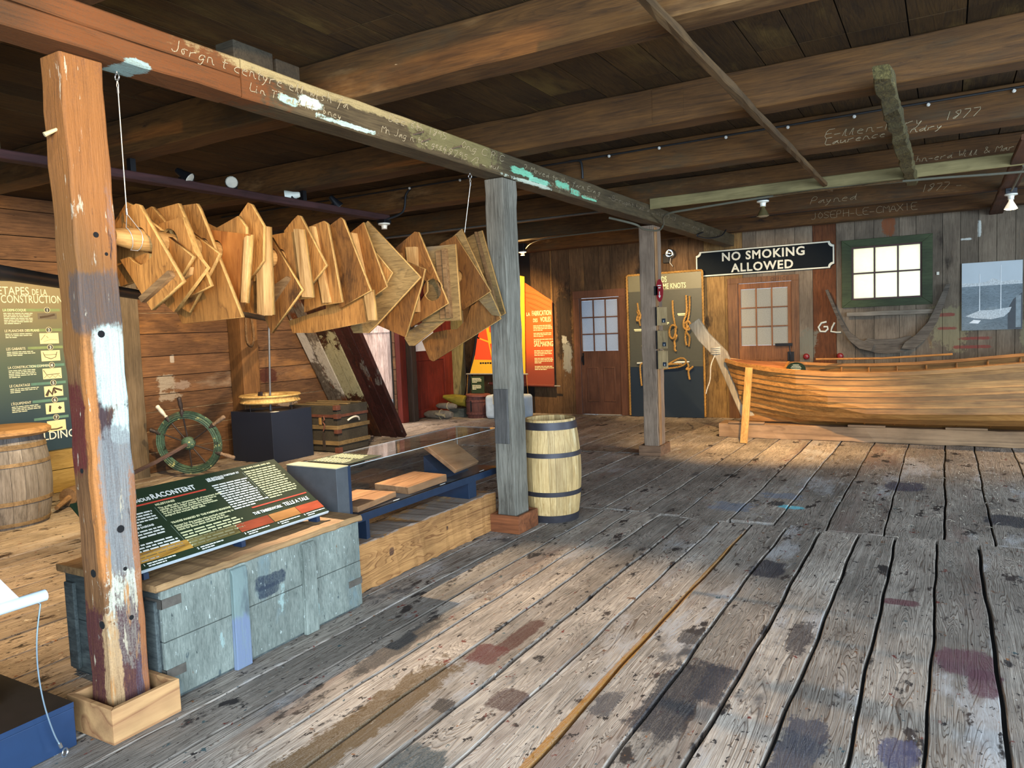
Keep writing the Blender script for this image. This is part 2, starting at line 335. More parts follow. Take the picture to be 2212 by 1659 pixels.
# ------------------------------------------------------------------ floor
def plank_edges(x, ys, amp, seed):
    r=random.Random(seed); ph=[r.uniform(0,6.28) for _ in range(4)]
    return [x+amp*(.6*math.sin(1.1*y+ph[0])+.5*math.sin(2.7*y+ph[1])+.35*math.sin(6.1*y+ph[2])+.25*math.sin(13*y+ph[3])) for y in ys]
def floor():
    b=MB(); rnd=random.Random(3)
    def band(xs, ya, yb, amp, gap, step=.11, js=.05):
        for i in range(len(xs)-1):
            a,c=ya+rnd.uniform(-js,js)*(ya>0),yb+rnd.uniform(-js,js)*(yb<11)
            n=max(2,int((c-a)/step)); ys=[a+.006+(c-a-.012)*k/n for k in range(n+1)]
            L=plank_edges(xs[i],ys,amp,i*7+int(ya*10)+1000); R=plank_edges(xs[i+1],ys,amp,(i+1)*7+int(ya*10)+1000)
            z=rnd.uniform(-.0025,.0015); g=gap*rnd.uniform(.55,1.2)/2; g2=gap*rnd.uniform(.55,1.2)/2
            b.ct=rnd.random(); b.cm=0; vs=[];fs=[]
            for k,y in enumerate(ys):
                cup=.0015
                vs += [(L[k]+g,y,-.03),(L[k]+g,y,z-.006),(L[k]+g+.004,y,z),( (L[k]+R[k])/2,y,z-cup),(R[k]-g2-.004,y,z),(R[k]-g2,y,z-.006),(R[k]-g2,y,-.03)]
            for k in range(n):
                for j in range(6): fs.append((k*7+j,k*7+j+1,k*7+8+j,k*7+7+j)[::-1])
            fs += [(0,1,2,3,4,5,6),tuple(n*7+j for j in range(6,-1,-1))]
            fs=[f[::-1] for f in fs]; b.add(vs,fs)
    near=[-1.705+.2355*k for k in range(-5,26)]
    far=[-2.79,-2.44,-2.1,-1.80,-1.42,-1.09,-.74,-.38,-.02,.26,.6,.93,1.27,1.6,1.94,2.28,2.6,2.95,3.3,3.65,4.0,4.4]
    band(near,-3.4,5.56,.008,.016); band(far,5.56,11.62,.007,.014)
    left=[-8.3+.272*k for k in range(0,20)]; left=[x for x in left if x<-2.97]+[near[0]]
    band(left,-3.4,3.9,.006,.012); band(left,3.9,5.56,.006,.012)
    leftb=left[:-1]+[-2.79]; band(leftb,5.56,8.1,.006,.012)
    left2=[-8.3+.31*k for k in range(0,18)]; left2=[x for x in left2 if x<-2.95]+[-2.79]
    band(left2,8.1,11.62,.006,.012)
    b.cm=1; b.ct=.5; b.box(-8.3,4.4,-3.4,11.62,-.08,-.032)
    o=b.build('floor',[M_FLOOR,M_GAP]); tag(o,kind='structure'); return o
floor()
# ------------------------------------------------------------------ ceiling
def ceiling():
    b=MB(); r=random.Random(5); x=-8.3
    while x<4.6:
        wd=r.choice((.22,.24,.26,.29)); y=-3.4
        while y<11.6:
            ye=min(11.6,y+r.choice((1.57,3.14,4.71))); b.ct=r.random(); z=2.98+r.uniform(0,.004)
            b.box(x+.003,x+wd-.004,y+.002,ye-.002,z,z+.03); y=ye
        x+=wd
    b.cm=1; b.ct=.5; b.box(-8.4,4.7,-3.5,11.7,3.012,3.06)
    tag(b.build('ceiling',[M_CEIL,M_GAP]),kind='structure')
ceiling()
# ------------------------------------------------------------------ back wall: vertical boards, greyed on the right, brown on the left
M_BACK = wood('back_wall_boards','#6a5034','#3a2818',2,grain=46,st=12,ring=.3,rough=.85,rnd=0,
    layers=[('#1e1712',1.6,.58,.12,2.5),('#7a5a34',2.2,.62,.15,3)],
    tone=[(.60,.85,'#786c5b','#574b3e'),(.85,.951,'#9b7b4b','#5f4526'),(.951,1.1,'#6b3f22','#3a2112'),(.0,.12,'#2a2119','#15100c')],
    spots=[((1.0,11.5,1.2),(.2,.2,.3),'#7d765a',.3),((-.0,11.5,1.3),(.22,.2,.28),'#7d765a',.3),((-.05,11.5,1.45),(.12,.2,.02),'#7a3a34',.2),((-.02,11.5,1.27),(.12,.2,.02),'#7a3a34',.2),
           ((.3,11.5,1.13),(.16,.2,.02),'#7a3a34',.2),((.28,11.5,1.02),(.2,.2,.02),'#7a3a34',.2),((-1.75,11.5,1.1),(.12,.2,.18),'#6a6a5d',.3),
           ((-5.63,11.5,1.5),(.14,.2,.6),'#1c1712',.2),((-5.6,11.5,.95),(.08,.2,.28),'#7d8079',.3),((-5.65,11.5,1.28),(.05,.2,.07),'#9a9c92',.3),
           ((.2,11.5,2.42),(.07,.2,.015),'#c8cdc4',.2),((.35,11.5,2.55),(.02,.2,.1),'#c8cdc4',.2),((-.7,11.5,2.66),(.08,.2,.12),'#7a4423',.2)])
OPEN_B=[(-5.34,-4.63,0,1.95),(-2.73,-1.95,0,2.03),(-1.19,-.28,1.66,2.45)]
def wall_back():
    b=MB(); r=random.Random(11); x=-8.0
    while x<4.4:
        wd=r.choice((.2,.24,.27,.31)); 
        if x<-3.3: t=r.choice((.3,.3,.4,.5,.45,.08,.35,.62 if x<-5.9 else .33))
        elif x<-2.72: t=r.choice((.9,.88,.05))
        elif x<-1.78: t=r.choice((.7,.72,.9))
        elif x<-1.42: t=.97
        else: t=r.uniform(.63,.83)
        b.ct=t+r.uniform(-.015,.015)
        xa,xb=x+.002,x+wd-.003; zs=[(0,2.98)]
        for (a,c,z0,z1) in OPEN_B:
            if xb>a and xa<c:
                cuts=[p for p in (a,c) if xa<p<xb]; 
        segs=[]; edges=sorted([xa,xb]+[p for o in OPEN_B for p in o[:2] if xa<p<xb])
        for e0,e1 in zip(edges,edges[1:]):
            mid=(e0+e1)/2; zz=[(0,2.98)]
            for (a,c,z0,z1) in OPEN_B:
                if a<mid<c: zz=[q for q in ((0,z0),(z1,2.98)) if q[1]-q[0]>.01]
            for z0,z1 in zz: b.box(e0,e1,11.5,11.54+r.uniform(0,.005),z0,z1)
        x+=wd
    xs=sorted([-8.0,4.4]+[p for o in OPEN_B for p in o[:2]])
    b.cm=1; b.ct=.5
    for e0,e1 in zip(xs,xs[1:]):
        zz=[(0,2.98)]
        for (a,c,z0,z1) in OPEN_B:
            if a<=(e0+e1)/2<=c: zz=[q for q in ((0,z0),(z1,2.98)) if q[1]-q[0]>.01]
        for z0,z1 in zz: b.box(e0,e1,11.55,11.58,z0,z1)
    tag(b.build('wall_back',[M_BACK,M_GAP]),kind='structure')
wall_back()
# ------------------------------------------------------------------ left wall: horizontal planks with an opening to the yard
M_LEFT = wood('left_wall_planks','#6e4f34','#38261a',1,grain=50,st=14,ring=.4,rough=.75,rnd=0,
    layers=[('#92683c',1.6,.54,.18,4),('#2c1b11',2.0,.58,.14,4),('#8a7a66',1.1,.62,.16,3),('#b09470',24,.70,.03,3),('#1f130c',18,.68,.04,4)],tone=[(.9,1.1,'#b09558','#8a7038')],
    spots=[((-7.9,5.53,1.02),(.2,.12,.09),'#8e8779',.28),((-7.9,5.72,.98),(.2,.10,.05),'#86776a',.3),((-7.9,5.62,1.3),(.2,.03,.05),'#a39c90',.1),((-7.9,5.55,.87),(.2,.12,.05),'#8a7f70',.4),((-7.9,7.05,1.0),(.2,.16,.10),'#3c1612',.12),((-7.9,7.35,.63),(.2,.16,.10),'#8e8070',.3)])
OPEN_L=(8.62,9.74,0,2.25)
def wall_left():
    b=MB(); r=random.Random(2); z=0.0
    hs=[.235,.25,.22,.19,.21,.235,.26,.24,.27,.25,.24,.25,.18,.3]
    for h in hs:
        z1=min(2.98,z+h)
        for y0,y1 in ((-3.4,5.0),(5.0,8.62),(8.62,9.74),(9.74,11.5)):
            if y0==8.62 and z<2.2: continue
            b.ct=.95 if (y0<0 and z1<.75) else r.uniform(0,.88)
            b.box(-7.95-r.uniform(0,.004),-7.9-r.uniform(0,.006),y0,y1,z+.003,z1-.005)
        if z1<2.6 and r.random()<.75:   # dusty pale seam on the upper edge of a plank
            b.cm=2; b.ct=.5; b.box(-7.93,-7.8995,5.0,8.62,z1-.007,z1-.001); b.cm=0
        z=z1
        if z>=2.975: break
    b.cm=1; b.ct=.5; b.box(-7.99,-7.96,-3.4,8.62,0,2.98); b.box(-7.99,-7.96,8.62,9.74,2.25,2.98); b.box(-7.99,-7.96,9.74,11.5,0,2.98)
    tag(b.build('wall_left',[M_LEFT,M_GAP,plain('seam_dust','#8f7a5e',.9,mott=.6,mscale=9)]),kind='structure')
wall_left()
# walls that close the room out of the picture: right side beyond the open doors, and behind the viewer
b=MB()
for k in range(18): b.box(4.4,4.45,3.4+.45*k,3.4+.45*k+.447,0,2.98)
b.box(4.4,4.45,-3.4,3.4,2.6,2.98)
tag(b.build('wall_right',M_LEFT),kind='structure')
b=MB()
for k in range(14): b.box(-7.9+.5*k,-7.9+.5*k+.497,-3.45,-3.4,0,2.98)
b.box(-.9,4.4,-3.45,-3.4,2.6,2.98)
tag(b.build('wall_front',M_LEFT),kind='structure')
# yard beyond the opening: a sunlit board-and-batten facade
M_YARD = wood('yard_facade','#d9b9a4','#8a604c',2,grain=40,st=10,ring=.3,rough=.8,rnd=0,tone=[],layers=[('#7d5546',10,.66,.08,6)])
b=MB(); r=random.Random(8)
for k in range(60): b.ct=r.random(); b.box(-10.6,-10.55,5.4+.16*k,5.4+.16*k+.155,0.05,1.52)
for k in range(60): b.ct=r.random(); b.box(-10.6,-10.56,5.4+.16*k,5.4+.16*k+.155,1.66,3.6)
b.ct=.5; b.box(-10.6,-10.52,5.4,15,1.52,1.66)
tag(b.build('wall_outside',M_YARD),kind='structure')
b=MB(); b.box(-11,-7.995,5,15,-.06,-.01); tag(b.build('floor_yard',plain('yard_ground','#7d746b',.9,mott=.4,mscale=6)),kind='structure')
# ------------------------------------------------------------------ main beam, posts, joists
beam=empty('main_beam',(-2.80,6.0,2.575),'long dark timber beam on three posts, covered in chalk handwriting','beam')
b=MB(); b.timber(1,-2.88,-2.72,-3.3,2.376,2.575,2.66,24,.003,1); b.timber(1,-2.88,-2.72,-3.3,2.376,2.664,2.742,24,.002,4); b.timber(1,-2.88,-2.72,2.381,11.3,2.575,2.742,46,.003,2)
b.build('timber',M_BEAM,beam)
def post(loc, x0,x1,y0,y1, mat, base, basem, label, extra=None, z1=2.572):
    p=empty('timber_post',loc,label,'post','posts under the main beam'); b=MB(); b.timber(2,x0,x1,y0,y1,.0,z1,26,.0035,int(y0*10)); b.build('shaft',mat,p,bevel=.004)
    bx0,bx1,by0,by1,bh=base; b=MB(); t=.022
    b.prism([(bx0,by0,0.001),(bx1,by0,0.001),(bx1-t,by0+t,0.001),(bx0+t,by0+t,0.001)],(0,0,bh)); b.prism([(bx0,by1,0.001),(bx1,by1,0.001),(bx1-t,by1-t,0.001),(bx0+t,by1-t,0.001)],(0,0,bh))
    b.prism([(bx0,by0,0.001),(bx0,by1,0.001),(bx0+t,by1-t,0.001),(bx0+t,by0+t,0.001)],(0,0,bh)); b.prism([(bx1,by0,0.001),(bx1,by1,0.001),(bx1-t,by1-t,0.001),(bx1-t,by0+t,0.001)],(0,0,bh))
    b.build('base_collar',basem,p,bevel=.003); return p
M_PLY = wood('collar_wood','#c29664','#87583a',1,grain=16,st=14,ring=.6,ringn=4,rnd=0,rough=.6)
M_REDCOL = wood('collar_red_wood','#8a5230','#4c2a18',0,grain=22,st=10,ring=.4,rough=.6,rnd=.1)
M_POST1 = wood('near_post','#96683f','#57371f',2,grain=50,st=18,ring=.2,rough=.7,rnd=0,bump=.5,
    layers=[('#463230',2.0,.52,.06,4),('#c08a4e',2.6,.62,.05,6),('#6b6a72',3.0,.61,.05,4),('#3a2a26',22,.64,.03,5),('#b8ad98',30,.66,.03,7),('#7a4c28',7,.64,.04,6)],
    spots=[((.05,0,2.05),(.3,.3,.62),'#8a5a2c',.06),((.055,.0,1.66),(.07,.2,.12),'#5d4f47',.07),((.055,.025,1.41),(.05,.075,.17),'#ccd8c9',.07),((.06,.05,1.20),(.05,.05,.09),'#ccd8c9',.2),
           ((.06,-.075,1.05),(.04,.035,.47),'#c07a3e',.06),((-.045,-.08,1.18),(.07,.04,.18),'#5c1f1f',.12),
           ((.055,.02,.88),(.06,.08,.32),'#85847f',.12),((.055,.0,.42),(.05,.07,.17),'#c9c7b0',.35),((.06,.02,.28),(.06,.08,.24),'#4c2c30',.2),((-.02,-.08,.30),(.08,.03,.2),'#4a2226',.2),
           ((.055,.07,.5),(.03,.02,.5),'#9c6238',.15),((.06,-.06,.22),(.04,.03,.24),'#b89468',.2)],
    top=[('#b5a68c',36,.63,.03,6),('#43302a',14,.63,.05,7),('#b07a45',6,.65,.04,8),('#2c211d',40,.69,.02,8)])
M_POST2 = wood('weathered_post','#8b8678','#4c473c',2,grain=50,st=18,ring=.3,rough=.85,rnd=.1,bump=.6,layers=[('#5d5c58',1.6,.55,.15,4),('#9db0bd',2.2,.60,.1,5),('#3b352c',5,.66,.08,6),('#a8835c',6,.70,.05,5)])
M_POST3 = wood('brown_post','#9a8570','#6a5746',2,grain=50,st=18,ring=.3,rough=.8,rnd=.1,layers=[('#66564a',1.6,.55,.15,4)])
p1=post((-2.85,1.70,0),-2.93,-2.79,1.622,1.782,M_POST1,(-2.985,-2.69,1.553,1.84,.138),M_PLY,'near square timber post with flaking turquoise, red and grey paint and pale base collar')
# wood peg and holes of the near post
for (y,z,r_) in ((1.70,1.915,.011),(1.735,1.845,.007),(1.69,1.54,.014),(1.705,.78,.015),(1.71,.62,.008),(1.72,.42,.010)):
    b=MB(); b.lathe([(r_,0),(r_,.0015)],(-2.7885,y,z),(1,0,0),10); b.build('bored_hole',M_GAP,p1)
for (x,z,r_) in ((-2.85,.62,.016),(-2.82,.42,.016),(-2.87,1.02,.010)):
    b=MB(); b.lathe([(r_,0),(r_,.0015)],(x,1.6205,z),(0,-1,0),10); b.build('bored_hole',M_GAP,p1)
b=MB(); b.lathe([(.006,0),(.009,.05)],(-2.85,1.622,2.30),(-.25,-.8,-.5),10); b.build('peg',plain('bone','#cbb98a',.6),p1)
p2=post((-2.81,4.77,0),-2.89,-2.735,4.667,4.868,M_POST2,(-2.932,-2.688,4.625,4.92,.132),M_REDCOL,'grey weathered middle post on a red-brown collar, beside the new barrel')
b=MB(); b.timber(2,-2.88,-2.76,4.652,4.672,.66,1.06,6,.003,7); b.build('patch_board',wood('dark_grey_patch','#5e5b56','#33312e',2,grain=30,st=14,rnd=0),p2,bevel=.004)
p3=post((-2.9,8.15,0),-2.98,-2.81,8.03,8.28,M_POST3,(-3.03,-2.775,7.99,8.34,.115),wood('collar_brown','#8a6a50','#54402f',0,grain=22,st=10,rnd=.1),'far brown post carrying three small switch boxes and a red tag')
b=MB(); b.timber(2,-2.81,-2.795,8.05,8.12,.12,2.55,12,.002,9); b.build('cover_strip',wood('pale_strip','#b58a5c','#7d5636',2,grain=24,st=16,rnd=0),p3)
JY=[(1.53,1.72,'directly above the near painted post'),(3.10,3.29,'over the display case, its end resting above the chalk script'),(4.68,4.87,'crossing above the middle post'),
    (6.06,6.30,'with chalk names and a row of white cable clips'),(7.72,7.92,'between the pale rail and the two bare bulbs'),(9.37,9.57,'lit golden by the lamp above the sail banners'),(10.95,11.16,'closest to the back wall, with chalk capitals')]
JO=[]
for i,(a,c,lb) in enumerate(JY):
    b=MB(); b.timber(0,-7.88,4.38,a,c,2.745,2.978,44,.004,20+i)
    if i==2: b.timber(0,-1.62,-1.42,a-.004,a+.02,2.76,2.97,2,.001,3)
    o=b.build('ceiling_joist',M_JOIST,loc=(-1.7,(a+c)/2,2.745)); tag(o,'brown timber ceiling joist '+lb,'joist','ceiling joists'); JO.append(o)
# ------------------------------------------------------------------ chalk handwriting: single-stroke letters
GL={'a':'33 22 10 01 12 33 31 40','b':'06 00 10 22 13 03','c':'33 13 01 10 30','d':'33 12 01 10 32 36 30 40','e':'02 32 23 13 01 10 30','f':'36 25 10 0a|04 34','g':'33 13 01 10 32 33 2a 0a','h':'06 00 03 23 30','i':'03 00 10|05 04',
'j':'13 1a 0a','k':'06 00|33 02 30','l':'00 16 10 20','m':'00 03 13 10 13 23 30 40','n':'00 03 13 23 30 40','o':'13 02 10 21 13 33','p':'0a 03 23 32 20 00','q':'33 13 01 10 32 33 3a 4a','r':'00 03 02 23 33','s':'33 13 02 21 10 00','t':'15 10 20|03 33','u':'03 00 20 33 30 40','v':'03 10 33','w':'03 00 13 20 33','x':'03 30|00 33','y':'03 10 33 1a 0a','z':'03 33 00 30',
'A':'00 26 40|12 32','B':'00 06 36 33 03 33 40 00','C':'45 26 04 01 20 41','D':'00 06 26 43 20 00','E':'46 06 00 40|03 33','F':'46 06 00|03 33','G':'45 26 03 20 42 22','H':'00 06|40 46|03 43','J':'36 31 10 01','L':'06 00 40','M':'00 06 23 46 40','O':'26 03 20 43 26','P':'00 06 36 33 03','R':'00 06 36 33 03 40','S':'45 16 04 42 20 01','T':'06 46|26 20','U':'06 01 20 41 46','W':'06 10 23 30 46','X':'06 40|00 46','I':'26 20','Y':'06 23 46|23 20',
'0':'16 03 10 33 16','1':'16 10','2':'05 16 35 00 40','3':'06 36 13 31 00','4':'26 02 42|36 30','5':'36 06 04 33 31 00','6':'36 03 10 32 03','7':'06 46 10','8':'26 05 33 10 01 33 36 26','9':'35 16 03 35 30','-':'02 32','_':'00 40','.':'10 11','?':'05 26 34 12|10 11',"'":'16 15','/':'00 46','&':'40 05 16 25 01 10 42','"':'06 05|26 25',' ':'',',':'10 0a'}
M_CHALK=plain('chalk','#b5a684',.9,mott=.5,mscale=160)
M_CHALK2=plain('faint_chalk','#8f7f66',.9,mott=.5,mscale=160)
def chalk(parent, s, o, xd, h, wd, seed, mat=None, r=.0016, slant=.25, drift=0, name='chalk_writing'):
    rn=random.Random(seed); b=MB(); O=Vector(o); X=Vector(xd); Z=Vector((0,0,1)); u=wd/(len(s)*4.6); cx=0
    for k,ch in enumerate(s):
        for st in GL.get(ch,'').split('|'):
            pts=[]
            for pr in st.split():
                gx=int(pr[0]); gy=-2 if pr[1]=='a' else int(pr[1])
                pts.append((cx+gx+gy*slant+rn.uniform(-.15,.15),gy+rn.uniform(-.2,.2)))
            if len(pts)>1:   # soften corners
                q=[pts[0]]
                for a,c in zip(pts,pts[1:]): q += [((a[0]*.75+c[0]*.25),(a[1]*.75+c[1]*.25)),((a[0]*.25+c[0]*.75),(a[1]*.25+c[1]*.75))]
                q.append(pts[-1])
                b.strip([O+X*(p[0]*u)+Z*(p[1]*h/6+drift*p[0]/(len(s)*4.6)) for p in q],r*2,.001,Z if abs(q[0][0]-q[-1][0])>abs(q[0][1]-q[-1][1]) else X)
        cx+=4.6*(.75 if ch in 'iljt1. ' else 1)
    return b.build(name,mat or M_CHALK,parent)
XB=-2.7165; D=(0,1,0)
chalk(beam,'Jorgn t centyre ell wish fa',(XB,2.03,2.672),D,.05,1.15,1,drift=.005)
chalk(beam,'Lin TT ald kt ,bney',(XB,2.42,2.612),D,.036,.66,2,drift=.0)
chalk(beam,'Dec 6th 1895',(XB,3.40,2.688),D,.045,.62,3)
chalk(beam,'Mn Jag n tec good',(XB,3.33,2.612),D,.042,.68,4,drift=.01)
chalk(beam,'-1879',(XB,3.86,2.60),D,.045,.3,5)
chalk(beam,'Ong C P C',(XB,4.12,2.672),D,.05,.60,6)
chalk(beam,'5 /3 _ dul',(XB,4.15,2.605),D,.036,.5,7)
chalk(beam,'? Moved to the farm Eva g',(XB,4.95,2.665),D,.045,1.55,8)
chalk(beam,'? with the R t to depot 10-',(XB,5.4,2.606),D,.032,1.05,9)
chalk(beam,"-Brought hat'd _ with 8-18",(XB,6.55,2.655),D,.048,2.2,10,mat=M_CHALK2)
chalk(beam,'mut and 8 with you',(XB,8.8,2.64),D,.05,2.0,11,mat=M_CHALK2)
XD=(1,0,0)
chalk(JO[3],'E-llen-Mary',(-.79,6.056,2.80),XD,.06,.68,12)
chalk(JO[3],'Laurence Hendry',(-.79,6.056,2.752),XD,.042,.78,13)
chalk(JO[3],'1877',(-.02,6.056,2.80),XD,.055,.22,14)
chalk(JO[4],'hn-erd Will & Mary ?',(-.25,7.716,2.83),XD,.055,.95,15)
chalk(JO[5],'Payned',(-1.38,9.366,2.79),XD,.08,.5,16)
chalk(JO[5],'1877 -',(-.25,9.366,2.79),XD,.075,.42,17)
chalk(JO[6],'JOSEPH-LE-CMAXIEN',(-1.60,10.946,2.80),XD,.09,1.35,18,slant=0)
for y0,y1,h,lb in ((2.40,2.63,.10,'longer dark wood block on top of the main beam near its splice'),(2.65,2.80,.085,'shorter dark wood block on top of the main beam near its splice')):
    b=MB(); b.box(-2.90,-2.78,y0,y1,2.746,2.746+h); tag(b.build('packing_block',wood('dark_block','#3d3527','#241e15',0,grain=40,st=8,rnd=.1),loc=(-2.84,y0,2.746),bevel=.004),lb,'block','blocks on the main beam')
for y,z,dy in ((3.62,2.655,.05),(3.70,2.628,.035),(4.02,2.648,.05)):   # bent nails in the beam
    b=MB(); b.tube([(-2.722,y,z),(-2.68,y+dy,z+.02)],.0035,6); b.lathe([(.007,0),(.007,.003)],(-2.68,y+dy,z+.02),(.04,dy,.02),8)
    b.build('iron_nail',plain('rusty_iron','#5a4a40',.6,.5),beam)
# ------------------------------------------------------------------ hanging templates on their pole
M_TPL=[wood('template_honey','#bb8140','#6e4620',2,grain=60,st=7,ring=.5,ringn=8,rough=.65,rnd=.45,layers=[('#5c3a1c',3,.57,.12,2),('#3d2512',9,.66,.05,2),('#7d542c',2.2,.58,.15,3),('#d9b27a',26,.74,.03,2)]),
       wood('template_grey','#96794a','#5e4829',0,grain=60,st=7,ring=.4,ringn=8,rough=.7,rnd=.4,layers=[('#4a3c2a',3,.57,.12,2),('#6c6252',1.8,.55,.15,3),('#d8c8a4',30,.75,.02,2)]),
       wood('template_brown','#92602c','#4f2f14',2,grain=60,st=6,ring=.45,ringn=7,rough=.65,rnd=.4,layers=[('#33200f',3,.54,.14,2),('#3a2112',2.2,.62,.12,3),('#d8c0a0',32,.76,.02,2)]),
       wood('template_plywood','#ad6c30','#7a431a',2,grain=22,st=4,ring=.6,ringn=5,rough=.6,rnd=.1,lines=('#5a2e10',.7))]
M_CLEAT=wood('template_cleat','#cfa468','#8f6231',2,grain=30,st=14,ring=.3,rough=.65,rnd=.2)
M_CLEATD=wood('template_cleat_dark','#8a6a44','#523a22',0,grain=30,st=10,ring=.3,rough=.7,rnd=.2)
pole=MB(); pole.tube([(-2.845,1.80,1.925),(-2.849,1.88,1.922),(-2.858,2.0,1.918),(-2.91,2.2,1.914),(-2.965,2.5,1.908),(-2.975,3.3,1.892),(-2.95,4.2,1.874),(-2.93,4.6,1.866)],[.030,.044,.045,.045,.044,.044,.043,.042],16)
tag(pole.build('hanging_pole',wood('pole_wood','#c79a5b','#8a5f30',1,grain=30,st=14,ring=.3,rough=.6,rnd=0),loc=(-2.85,1.85,1.92),smooth=True),'round peeled log hung on two wire slings, threaded through the wooden templates','pole')
M_TEDGE=wood('template_edge','#c99c58','#946a34',2,grain=60,st=6,ring=.2,rough=.7,rnd=.2)
TLAB={'a':'nearest hanging template, with a round sawn notch and a grey cleat low on its face','b':'template mostly hidden at the left end of the row, behind the notched nearest one','c':'template with one long diagonal edge, second in the row from the near end',
'd':'template with a rusty orange worn edge and a long slanting lower end','e':'small template peak showing between the two nearest tall boards','f':'template with a straight pale right edge beside the rusty edged board','g':'diamond shaped template between the rusty edged board and the largest square one',
'h':'largest square cornered template hanging low at the left third of the row','i':'plywood template with bold dark flame grain','j':'low template peak showing behind the flame grained plywood','k':'tall pointed template rising above the plywood one','l':'narrow reddish template slat to the right of the plywood one',
'm':'template with a thick bright orange edge batten facing the room','n':'diamond template with a dark cleat, its lower corner pointing at the pulley rod','o':'tan template with a thick pale batten along its right edge','p':'pointed template leaning behind the pale batten one, edge running to a right corner',
'q':'template with a wavy bark edge on its right side','r':'broad dark streaked template split by a horizontal crack','s':'long low template of two boards forming the bottom edge at mid row','t':'pair of edge battens on a brown template right of the cracked one','u':'template with a small triangular corner sticking out under the long diagonal board',
'v':'wide tan template with a long diagonal upper edge and nail heads','w':'rust brown template with a whitened curved right edge','x':'template with a round hole and an upright bright batten','y':'greyish template with two upright cleats','z':'grey lower tip of a template pointing toward the white paper on the red door',
'A':'brown template with a smoky stain near its middle, left of the second wire','B':'template just behind the smoky one, its pale edge running down to the notched board','C':'lowest template, with a big semicircular notch, ending near the red door','D':'last template against the grey middle post, with a long cleat on its edge'}
